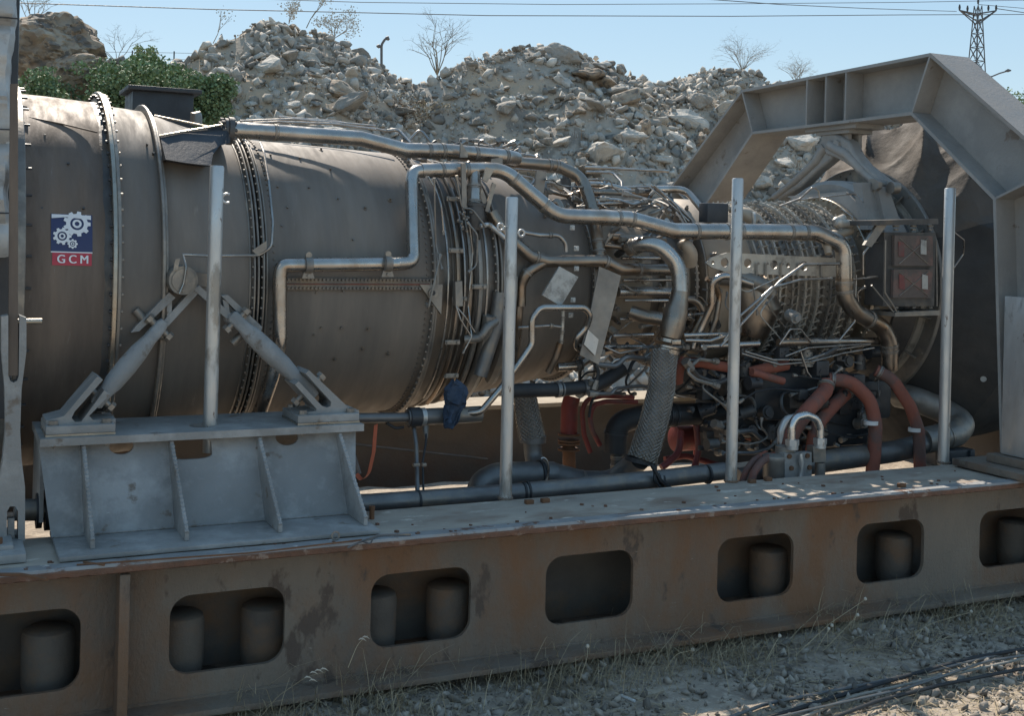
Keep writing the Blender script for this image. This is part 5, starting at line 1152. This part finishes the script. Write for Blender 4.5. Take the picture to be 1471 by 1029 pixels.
#@@BOX
# ------------------------------------------------------------------ control box
cb = thing('control_box', 'dark two lidded control box with red tags on spring mounts', 'control box', P(1300, 385, Y=5.0))
Yb = 4.93
def pbox(nm, q, Y, d, m): mb = MB(); mb.prism(px_poly(q, Y), (0, d, 0)); return mb.build(nm, m, cb)
pbox('housing', [(1270, 334), (1344, 334), (1342, 440), (1268, 440)], Yb, .14, 'darkmetal')
pbox('lid', [(1285, 338), (1340, 339), (1340, 382), (1285, 382)], Yb-.022, .02, 'lidpaint'); pbox('lid', [(1284, 387), (1340, 387), (1338, 428), (1283, 428)], Yb-.022, .02, 'lidpaint')
for (v0, v1) in ((342, 379), (391, 425)):
    mb = MB(); mb.tube([P(1292, v0, Y=Yb-.024), P(1333, v1, Y=Yb-.024)], .003, 5, 0); mb.tube([P(1333, v0, Y=Yb-.024), P(1292, v1, Y=Yb-.024)], .003, 5, 0); mb.build('cross_rib', 'midmetal', cb)
for (u, v, m) in ((1295, 358, 'tagred'), (1296, 405, 'tagred'), (1327, 355, 'plate'), (1329, 405, 'plate')):
    pbox('tag', [(u-4, v-11), (u+4, v-9), (u+4, v+11), (u-4, v+10)], Yb-.028, .004, m)
pbox('top_shelf', [(1252, 317), (1348, 314), (1348, 322), (1252, 324)], Yb-.04, .22, 'darkmetal'); pbox('bottom_shelf', [(1286, 449), (1350, 446), (1350, 453), (1286, 455)], Yb-.04, .22, 'midmetal')
pbox('side_arm', [(1242, 352), (1262, 320), (1277, 319), (1252, 355)], Yb-.02, .02, 'midmetal')
mb = MB()
for u in (1287, 1312, 1336):
    for v0 in (325, 437):
        for k in range(3): mb.disc(P(u, v0+k*5, Y=Yb+.02), (0, 0, 1), .018 if k % 2 == 0 else .014, .009, 18)
mb.build('spring_mount', 'flange', cb)
for q in ([(1272, 345), (1271, 420), (1290, 450)], [(1345, 345), (1346, 440)], [(1252, 410), (1283, 448)]): mb = MB(); mb.tube(px_poly(q, Yb-.03), .005, 6, 0); mb.build('rod', 'flange', cb)

#@@UNDER
# ------------------------------------------------------------------ piping on the skid under the engine
und = thing('drain_manifold', 'black drain manifold of thick elbows lying between the rails', 'pipework', P(800, 690, Y=5.2))
pp = lambda m, r, q, nm='pipe', **k: pipe(m, r, q, nm, par=und, **k)
pp('pipedark', .062, [(686, 735, 5.15), (690, 695, 5.15), (715, 683, 5.15), (795, 682, 5.15)], bend=.16, seg=22, col=(.85,), cm='black')
pp('pipedark', .062, [(790, 682, 5.15), (835, 694, 5.15), (880, 694, 5.15), (905, 672, 5.05), (918, 660, 4.98)], bend=.14, r2=.055, seg=22, col=(.3,), cm='midmetal', crr=1.05)
pp('pipedark', .045, [(764, 625, 5.3), (766, 660, 5.3), (778, 680, 5.2)], seg=20)
mb = MB(); c = P(921, 662, Y=4.95); mb.disc(c, (.2, 0, 1), .080, .022, 26); mb.build('hose_cuff', 'blackmetal', und)
braided('', [(752, 560, 5.3), (757, 590, 5.3), (764, 628, 5.3)], .056, .066, 17, .7, und, wire_=.0048)
mb = MB(); mb.disc(P(765, 631, Y=5.3), (0, 0, 1), .068, .03, 24); mb.build('hose_cuff', 'pipedark', und)
mb = MB(); a = [P(780+8*math.sin(t)*1., 676-18*math.cos(t), Y=5.05) for t in np.linspace(-.4, 3.6, 14)]; mb.tube(a, .006, 8, 0); mb.build('band_clamp', 'pipe', und)
pp('black', .058, [(884, 650, 5.3), (885, 608, 5.3), (925, 598, 5.3), (1040, 594, 5.3)], bend=.18, seg=22, col=(.12, .55, .6, .8), cm='blackmetal', crr=1.1)
pp('darkmetal', .03, [(886, 640, 5.3), (886, 672, 5.3)], col=(.1, .5, .9))
lp = thing('rail_pipe', 'long dark steel pipe lying along the inner edge of the near rail', 'pipe', P(735, 709, Y=4.72))
LP = [(20, 733, 4.74), (300, 731, 4.74), (530, 724, 4.74), (735, 709, 4.74), (960, 687, 4.74), (1040, 677, 4.76)]
pipe('galv' if 0 else 'pipedark', .040, LP, 'tube', par=lp, seg=22, bend=0, r2=.042)
for (u, v) in ((751, 707), (757, 706), (942, 690), (948, 690), (1016, 682), (600, 720)): c = P(u, v, Y=4.74); mb = MB(); mb.disc(c, (1, 0, 0), .045, .010, 20); mb.build('strap', 'black', lp)
mb = MB(); mb.tube(pts((936, 668, 4.68), (948, 690, 4.68), (966, 705, 4.70)), .010, 6); mb.tube(pts((942, 668, 4.69), (940, 690, 4.68), (950, 703, 4.69)), .008, 6); mb.build('tie_rope', 'black', lp)
mb = MB(); c = P(68, 733, Y=4.74); mb.disc(c, (1, 0, 0), .075, .02, 20); mb.disc(c+Vector((-.03, 0, 0)), (1, 0, 0), .065, .02, 20)
for k in range(8): a = 2*PI*k/8; mb.bolt(c+Vector((.0, .062*math.cos(a), .062*math.sin(a))), (1, 0, 0), .012, .02)
mb.build('pipe_flange', 'blackmetal', lp)
rp = thing('return_pipe', 'thick grey pipe with rubber elbow at the right end of the skid', 'pipe', P(1250, 650, Y=4.95))
pipe('pipedark', .058, [(1060, 690, 4.95), (1170, 665, 4.95), (1290, 648, 4.95), (1360, 628, 4.95)], 'tube', par=rp, seg=22, bend=.2)
pipe('midmetal', .072, [(1325, 634, 4.95), (1372, 624, 4.96), (1385, 608, 5.0), (1355, 590, 5.12), (1310, 572, 5.2), (1290, 568, 5.3)], 'elbow', par=rp, seg=22, bend=.12, col=(.17, .22), cm='flange', crr=1.06)
mb = MB(); mb.box(P(1372, 658, Y=4.90), (.20, .10, .10), bev=.01); mb.box(P(1392, 658, Y=4.86), (.03, .05, .09), bev=.006); mb.build('pipe_saddle', 'blackmetal', rp)
mb = MB(); mb.prism([P(u, v, Y=7.0) for u, v in ((1378, 598), (1396, 586), (1500, 592), (1500, 690), (1440, 664), (1376, 650))], (0, .05, 0)); 
mb.build('far_plate', 'concrete', None, label='speckled pale plate standing behind the arch foot', cat='plate')
# red pipework
rd = thing('red_fuel_line', 'red painted upright pipe behind the braided hose', 'pipe', P(817, 660, Y=5.5))
pipe('redpaint', .044, [(822, 570, 5.5), (818, 585, 5.5), (817, 624, 5.5)], 'tube', par=rd, seg=18, bend=.1)
mb = MB()
for v in (624, 633, 637, 646): mb.disc(P(817, v, Y=5.5), (0, 0, 1), .058, .010, 20)
mb.tube(pts((817, 640, 5.5), (818, 690, 5.5)), .034, 14, 0); mb.build('flange', 'rustpart', rd)
for i, (m, r, q, lab) in enumerate((
    ('redpaint', .013, [(910, 571, 5.4), (865, 569, 5.4), (843, 574, 5.4), (836, 590, 5.4), (839, 625, 5.4), (848, 650, 5.4)], 'thin red line looping down left of the black elbow'),
    ('redpaint', .013, [(915, 578, 5.35), (870, 577, 5.35), (852, 582, 5.35), (847, 600, 5.35), (851, 620, 5.35), (862, 640, 5.35)], 'second thin red line just inside the first red loop'),
    ('black', .007, [(870, 560, 5.3), (850, 572, 5.3), (846, 600, 5.3)], 'thin black line crossing the red loops'),
    ('redhose', .040, [(1187, 550, 4.98), (1186, 562, 4.95), (1160, 590, 4.85), (1138, 620, 4.82), (1120, 680, 4.85)], 'fat red hose running down left behind the chrome bend'),
    ('redhose', .036, [(1218, 562, 5.05), (1195, 585, 5.0), (1172, 612, 4.98), (1162, 680, 4.98)], 'fat red hose behind the right leg of the chrome bend'),
    ('redhose', .036, [(1190, 545, 5.02), (1222, 548, 4.96), (1250, 575, 4.92), (1258, 610, 4.90), (1256, 650, 4.90), (1252, 690, 4.90)], 'red hose arching over and dropping to the rail, left of its twin'),
    ('redhose', .033, [(1258, 532, 5.0), (1282, 545, 4.95), (1308, 585, 4.88), (1320, 620, 4.86), (1322, 690, 4.86)], 'red hose nearest the scratched post'),
    ('redhose', .019, [(1112, 655, 4.8), (1095, 662, 4.75), (1082, 680, 4.72), (1078, 700, 4.72)], 'right one of two small red hoses at the filter'),
    ('redhose', .016, [(1100, 652, 4.85), (1082, 662, 4.8), (1070, 680, 4.78), (1064, 700, 4.78)], 'left one of two small red hoses at the filter'),
    ('redhose', .030, [(1130, 524, 5.05), (1100, 530, 5.05), (1075, 536, 5.05)], 'short red hose under the compressor right of the post'),
    ('redhose', .026, [(1045, 528, 5.1), (1010, 522, 5.12), (985, 520, 5.15)], 'short red hose under the compressor left of the post'),
    ('redhose', .020, [(1080, 535, 5.0), (1115, 545, 5.0), (1125, 548, 5.0)], 'thin red hose branching below the short red hose'),
    ('redhose', .026, [(984, 516, 5.05), (975, 530, 5.05), (974, 548, 5.1)], 'red hose end hanging beside the braided hose top'),
    ('redpaint', .018, [(978, 620, 5.3), (976, 650, 5.25), (960, 665, 5.2), (950, 672, 5.2)], 'red line curving beside the foot of the braided hose'),
    ('redpaint', .016, [(1000, 610, 5.3), (1004, 650, 5.28), (995, 678, 5.25)], 'thin dark red line right of the red cylinder'),
    ('redpaint', .016, [(955, 660, 5.4), (985, 655, 5.4), (1030, 668, 5.4), (1060, 676, 5.4)], 'red line lying low across the gap between the rails'),
    ('redhose', .020, [(1058, 622, 5.2), (1090, 632, 5.2), (1125, 648, 5.15)], 'red line descending to the filter head'),
)):
    t = thing('hose' if m == 'redhose' else 'fuel_line', lab, 'hose', at(q[0])); pipe(m, r, q, 'tube', par=t, bend=.14, seg=16, col=(.03, .97) if m == 'redhose' and r > .03 else (), cm='midmetal')
    if i in (5, 6): p = at(((1258, 609, 4.865), (1321, 619, 4.83))[i-5]); mb = MB(); mb.lathe; mb.loft([p+Vector((0, .035, -.010)), p+Vector((0, .035, .010))], [r*1.06]*2, 18); mb.build('white_label', 'white', t)
rc = thing('red_canister', 'small red canister glimpsed beyond the braided hose', 'canister', P(985, 645, Y=5.6)); mb = MB(); c = P(982, 630, Y=5.6); mb.loft([c+Vector((-.07, 0, 0)), c+Vector((-.06, 0, 0)), c+Vector((.06, 0, 0)), c+Vector((.075, 0, 0))], [.03, .07, .07, .04], 20); mb.build('canister_body', 'redpaint', rc)
mb = MB(); mb.tube(pts((1000, 622, 5.6), (1000, 690, 5.6)), .016, 8); mb.build('bracket', 'redpaint', rc)
# filter head with chrome bend
fl = thing('filter_head', 'grey filter head with bolted plate and a chrome bend on top', 'filter', P(1145, 690, Y=4.75)); Yf = 4.72
pipe('chrome', .0195, [(1137, 640, Yf), (1137, 612, Yf), (1143, 600, Yf), (1158, 596, Yf), (1173, 602, Yf), (1178, 616, Yf), (1178, 636, Yf)], 'chrome_bend', par=fl, bend=.06, seg=20)
pipe('galv', .020, [(1122, 640, 4.85), (1122, 618, 4.85), (1130, 602, 4.85), (1146, 600, 4.85)], 'rear_bend', par=fl, bend=.05, seg=16)
mb = MB()
for (u, v) in ((1138, 636), (1178, 634)): mb.disc(P(u, v, Y=Yf), (0, 0, 1), .034, .028, 6); mb.disc(P(u, v+7, Y=Yf), (0, 0, 1), .030, .02, 20)
mb.build('union_nut', 'galv', fl)
mb = MB(); mb.prism(px_poly([(1127, 652), (1166, 650), (1166, 686), (1128, 688)], Yf), (0, .04, 0)); mb.build('bolted_plate', 'greypaint', fl)
mb = MB()
for (u, v) in ((1134, 656), (1160, 655), (1137, 673), (1163, 672)): mb = MB(); mb.disc(P(u, v, Y=Yf-.004), (0, 1, 0), .012, .01, 12); mb.build('plate_bolt', 'rustpart', fl)
mb = MB(); mb.loft(pts((1150, 652, Yf-.02), (1151, 664, Yf-.02), (1152, 674, Yf-.02), (1150, 688, Yf-.02)), [.008, .014, .007, .012], 12); mb.build('lock_pin', 'galv', fl)
mb = MB(); mb.prism(px_poly([(1168, 642), (1186, 641), (1187, 664), (1169, 665)], Yf), (0, .05, 0)); mb.disc(P(1178, 676, Y=Yf+.02), (0, 0, 1), .026, .08, 18); mb.build('sensor_block', 'midmetal', fl)
mb = MB(); c = P(1112, 672, Y=4.78); mb.loft([c+Vector((0, 0, z)) for z in (-.06, -.05, .03, .045, .06, .07)], [.05, .055, .058, .064, .06, .035], 22); mb.disc(P(1128, 648, Y=4.78), (0, 0, 1), .05, .05, 20); mb.build('filter_bowl', 'midmetal', fl)
# black pipe with collar and rag
bp = thing('vent_pipe', 'dark vent pipe with wide collar hung below the casing', 'pipe', P(560, 600, Y=5.0))
pipe('pipedark', .022, [(500, 601, 5.05), (588, 600, 5.05)], 'tube', par=bp, seg=18); pipe('pipedark', .038, [(585, 600, 5.05), (660, 597, 5.05), (690, 595, 5.05)], 'tube', par=bp, seg=20)
mb = MB(); mb.disc(P(595, 600, Y=5.05), (1, 0, 0), .046, .05, 26); mb.build('collar', 'blackmetal', bp); mb = MB(); mb.disc(P(607, 599, Y=5.05), (1, 0, 0), .041, .02, 24); mb.build('band', 'galv', bp)
pipe('pipedark', .010, [(594, 612, 5.05), (598, 640, 5.0), (600, 715, 4.85), (603, 728, 4.82)], 'drain_leg', par=bp, bend=.1); pipe('black', .005, [(612, 612, 5.05), (612, 635, 5.0), (607, 665, 4.95), (609, 728, 4.85)], 'cable', par=bp, bend=.1)
mb = MB(); mb.loft(pts((611, 613, 5.05), (612, 630, 5.02)), [.018, .008], 12); mb.box(P(598, 668, Y=4.9), (.03, .02, .015), bev=.003); mb.box(P(609, 668, Y=4.9), (.02, .02, .015), bev=.003); mb.build('connector', 'flange', bp)
pipe('black', .007, [(555, 608, 5.05), (568, 616, 5.05), (580, 614, 5.05)], 'cable', par=bp, bend=.04)
hz_ = thing('scavenge_hose', 'thick dark hose running right below the engine middle', 'hose', P(790, 560, Y=5.1))
pipe('black', .034, [(728, 562, 5.1), (800, 560, 5.1), (850, 556, 5.1), (878, 542, 5.12), (893, 530, 5.15)], 'tube', par=hz_, bend=.2, seg=20, col=(.4, .62), cm='pipedark', crr=1.15, cw=.02)
rg = thing('blue_rag', 'dark blue rag draped over the vent pipe', 'rag', P(650, 560, Y=4.98)); mb = MB(); V = []; F_ = []; nu, nv = 26, 36
for j in range(nv+1):
    t_ = j/nv; cu = 653-6*t_+4*math.sin(t_*4); hw = (3+13*min(1, t_*6) if t_ < .35 else 16-9*((t_-.35)/.65)); v = 546+70*t_
    for i in range(nu+1):
        s = i/nu*2-1; th = s*PI*.62; p = P(cu+hw*math.sin(th), v, Y=4.99-.05*math.cos(th)*(1 if t_ < .5 else .6)); p += Vector((0, .010*math.sin(s*11+t_*7), 0))+Vector((nz(s*2, t_*3, 0, 1.5), nz(s*2, t_*3, 5, 1.5), nz(s*2, t_*3, 9, 1.2)))*.012; V.append(p)
for j in range(nv):
    for i in range(nu): F_.append((j*(nu+1)+i, j*(nu+1)+i+1, (j+1)*(nu+1)+i+1, (j+1)*(nu+1)+i))
mb.add(V, F_); o = mb.build('cloth', 'rag', rg); sm = o.modifiers.new('s', 'SOLIDIFY'); sm.thickness = .003
os_ = thing('orange_strap', 'orange strap hanging in a hook shape right of the pedestal', 'strap', P(530, 680, Y=5.0)); mb = MB()
q = fillet(pts((540, 611, 4.98), (537, 650, 4.95), (530, 682, 4.92), (520, 692, 4.92), (512, 682, 4.94)), .06); vs = []; fs = []
for i, p in enumerate(q): vs += [p+Vector((-.012, -.01, 0)), p+Vector((.012, .01, .004)), p+Vector((.012, .013, .004)), p+Vector((-.012, -.007, 0))]
for i in range(len(q)-1):
    for k in range(4): fs.append((i*4+k, i*4+(k+1) % 4, (i+1)*4+(k+1) % 4, (i+1)*4+k))
mb.add(vs, fs); mb.build('webbing', 'orange', os_)

# silver insulation wrap at the left edge
wr = thing('insulation_wrap', 'crumpled silver insulation wrap tied round the exhaust at the left edge', 'insulation', (.1, 5, 1.4))
YW = 4.66; zlo = P(10, 335, Y=YW).z; zhi = 3.1; xe_ = P(21, 200, Y=YW).x; nx_, nz_ = 46, 120; V = []; F_ = []
def fold(x, z): return .030*nz(x*5, z*3.2, 0, 1.3, 4)+.022*(1-abs(nz(x*3, z*4, 6, 1.7, 2)))**6-.03*math.exp(-((z-2.42)/.02)**2)-.03*math.exp(-((z-2.02+.03*math.sin(x*9))/.018)**2)-.03*math.exp(-((z-1.72+.02*math.sin(x*7))/.02)**2)
for j_ in range(nz_+1):
    z = zlo+(zhi-zlo)*j_/nz_; ed = .018*nz(z*4, 1, 0, 1.5, 3)+(z-1.9)*0.; lo_ = .03*nz(z*3, 5, 0, 1, 2)
    for i_ in range(nx_+1):
        s = i_/nx_; x = -1.5+(xe_+ed+1.5)*min(1, s/.86); yb = max(0, (s-.86)/.14); rd = .05*max(0, 1-abs(s-.86)/.08)
        V.append((x-rd*.3*(yb > 0), YW+yb*.35-fold(x+yb*.4, z)+rd*.35, z-(.05*math.sin(x*9)+.04 if j_ == 0 else 0)))
for j_ in range(nz_):
    for i_ in range(nx_): F_.append((j_*(nx_+1)+i_, j_*(nx_+1)+i_+1, (j_+1)*(nx_+1)+i_+1, (j_+1)*(nx_+1)+i_))
mb = MB(); mb.add(V, F_); o = mb.build('wrap_sheet', 'wrap', wr); sm = o.modifiers.new('s', 'SOLIDIFY'); sm.thickness = .006
xk = P(27.5, 60, Y=4.82).x; mb = MB(); mb.box(((xk-1.5)/2, 5.75, 2.05), (xk+1.5, 1.86, 2.15), bev=.01); mb.build('backing_box', 'blackmetal', wr)
mb = MB(); mb.box((xk-.9, 5.6, .95), (1.5, 1.5, .5), bev=.03); mb.build('lower_box', 'wrap', wr)
for z in (2.42, 2.02, 1.72): mb = MB(); mb.tube([Vector((x_, YW-.012-fold(x_, z)*.3, z+.02*math.sin(x_*7))) for x_ in np.linspace(-.3, xe_, 14)], .003, 5, 0); mb.build('tie_wire', 'wire', wr)
mb = MB(); mb.lathe([(xa-.075, .50), (xa-.075, .852), (xa-.036, .852), (xa-.036, .50)], 120); mb.build('end_band', 'greypaint', eng)

#@@STICKER
# ------------------------------------------------------------------ sticker on the casing
st = thing('sticker', 'navy and red sticker with white gears and the letters GCM', 'sticker', C(103, 345, .80))
pc = C(103, 345, .80); a_c = math.atan2(pc.z-ZE, YE-pc.y); XS = pc.x
def rcas(x): return .815-.022*(x-xa)/(xb-xa)
PXM = 1/((C(133, 345, .8).x-C(73, 345, .8).x)/60)     # px per metre along X
def smap(u, v, off):
    """sticker pixel to casing surface"""
    x = XS+(u-103)/PXM; s = (345-v)/(PXM*.985); r = rcas(x)+off; a = a_c+s/r+ (u-103)/PXM*0
    return Vector((x, YE-r*math.cos(a), ZE+r*math.sin(a)))
def patch(nm, u0, v0, u1, v1, off, m):
    vs = []; fs = []; n1, n2 = 6, 14
    for j in range(n2+1):
        for i in range(n1+1): vs.append(smap(u0+(u1-u0)*i/n1, v0+(v1-v0)*j/n2, off))
    for j in range(n2):
        for i in range(n1): fs.append((j*(n1+1)+i, j*(n1+1)+i+1, (j+1)*(n1+1)+i+1, (j+1)*(n1+1)+i))
    mb = MB(); mb.add(vs, fs); return mb.build(nm, m, st)
patch('navy_field', 73, 305, 133, 363, .0025, 'navy'); patch('red_field', 75, 365, 132, 384, .0025, 'stkred')
patch('white_line', 73, 363.2, 133, 365, .0022, 'stkwhite')
def flat_shape(nm, outer, holes, m, off):
    loops = [[Vector((a, b, 0)) for a, b in lp] for lp in [outer]+holes]; tri = geometry.tessellate_polygon(loops); fl_ = [p for lp in loops for p in lp]
    mb = MB(); mb.add([smap(p.x, p.y, off) for p in fl_], [tuple(t) for t in tri]); return mb.build(nm, m, st)
def gear(cx, cy, r, teeth, hole):
    o = []
    for k in range(teeth):
        for (f, rr) in ((-.30, .80), (-.20, 1.0), (.20, 1.0), (.30, .80)):
            a = 2*PI*(k+f)/teeth; o.append((cx+r*rr*math.cos(a), cy+r*rr*math.sin(a)))
    return o, [[(cx+hole*math.cos(2*PI*k/18), cy+hole*math.sin(2*PI*k/18)) for k in range(18)]]
def disc_(cx, cy, r, hole): return [(cx+r*math.cos(2*PI*k/20), cy+r*math.sin(2*PI*k/20)) for k in range(20)], [[(cx+hole*math.cos(2*PI*k/18), cy+hole*math.sin(2*PI*k/18)) for k in range(18)]]
for (cx, cy, r, n, h) in ((110.5, 320, 20, 9, 10), (89, 340, 13.5, 9, 7), (104, 351.5, 7.5, 8, 4)):
    o, hl_ = gear(cx, cy, r, n, h); flat_shape('gear', o, hl_, 'stkwhite', .0055)
    o, hl_ = disc_(cx, cy, h*.68, h*.34); flat_shape('gear_hub', o, hl_, 'stkwhite', .0055)
flat_shape('white_swoosh', [(74, 306), (131, 306), (131, 313), (95, 310), (74, 312.5)], [], 'stkwhite', .005)
tc = bpy.data.curves.new('letters', 'FONT'); tc.body = 'GCM'; tc.size = 1; tc.space_character = 1.5;  to = bpy.data.objects.new('t', tc); COL.objects.link(to)
dg = bpy.context.evaluated_depsgraph_get(); me = bpy.data.meshes.new_from_object(to.evaluated_get(dg)); bpy.data.objects.remove(to)
xs_ = [v.co.x for v in me.vertices]; ys_ = [v.co.y for v in me.vertices]; x0_, x1_, y0_, y1_ = min(xs_), max(xs_), min(ys_), max(ys_)
bm = bmesh.new(); bm.from_mesh(me); bmesh.ops.triangulate(bm, faces=bm.faces[:]); vs = [v.co.copy() for v in bm.verts]; fs = [[v.index for v in f.verts] for f in bm.faces]; bm.free()
mb = MB(); mb.add([smap(82+(v.x-x0_)/(x1_-x0_)*44, 381-(v.y-y0_)/(y1_-y0_)*12.5, .006) for v in vs], fs)
if True:   # bolder: a second copy shifted slightly
    mb.add([smap(82.9+(v.x-x0_)/(x1_-x0_)*44, 381-(v.y-y0_)/(y1_-y0_)*12.5, .0062) for v in vs], fs)
mb.build('letters', 'stkwhite', st)
#@@END

# ------------------------------------------------------------------ light, sky, camera
SUN_EL, SUN_AZ = R(46.7), R(4)          # azimuth from +Y towards +X
w = bpy.data.worlds.new('World'); S.world = w; w.use_nodes = True; nt = w.node_tree
bg = nt.nodes['Background']; sk = nt.nodes.new('ShaderNodeTexSky'); sk.sky_type = 'NISHITA'; sk.sun_disc = False
sk.sun_elevation = SUN_EL; sk.sun_rotation = SUN_AZ; sk.air_density = 1.0; sk.dust_density = .15; sk.ozone_density = 3.5
gm = nt.nodes.new('ShaderNodeGamma'); gm.inputs['Gamma'].default_value = .32
nt.links.new(sk.outputs[0], gm.inputs['Color']); hs = nt.nodes.new('ShaderNodeHueSaturation'); hs.inputs['Saturation'].default_value = 1.9; hs.inputs['Hue'].default_value = .495; nt.links.new(gm.outputs[0], hs.inputs['Color']); nt.links.new(hs.outputs[0], bg.inputs[0]); bg.inputs[1].default_value = .143
sl = bpy.data.lights.new('sun', 'SUN'); sl.energy = 2.0; sl.angle = R(.5); sl.color = (1, .90, .78)
so = bpy.data.objects.new('sun', sl); COL.objects.link(so)
sd = Vector((math.sin(SUN_AZ)*math.cos(SUN_EL), math.cos(SUN_AZ)*math.cos(SUN_EL), math.sin(SUN_EL)))
so.rotation_euler = sd.to_track_quat('Z', 'Y').to_euler(); so.location = sd*30
cam = bpy.data.cameras.new('camera'); co = bpy.data.objects.new('camera', cam); COL.objects.link(co); S.camera = co
Rw = Vector((cp, -sp, 0)); Uw = Vector((0, 0, 1)); F = Vector((sp, cp, 0))
rx = Rw*cr+Uw*sr; uy = -Rw*sr+Uw*cr
mw = Matrix((rx, uy, -F)).transposed().to_4x4(); mw.translation = Vector((0, 0, CZ)); co.matrix_world = mw
cam.sensor_width = 36; cam.sensor_fit = 'HORIZONTAL'; cam.lens = 36*FL/1471; cam.shift_x = 0; cam.shift_y = (340-514.5)/1471
cam.clip_start = .05; cam.clip_end = 3000
S.view_settings.view_transform = 'Standard'; S.view_settings.look = 'None'; S.view_settings.gamma = 1; S.view_settings.exposure = 1.70
S.cycles.use_denoising = True; S.cycles.max_bounces = 6; S.cycles.diffuse_bounces = 4; S.cycles.glossy_bounces = 4
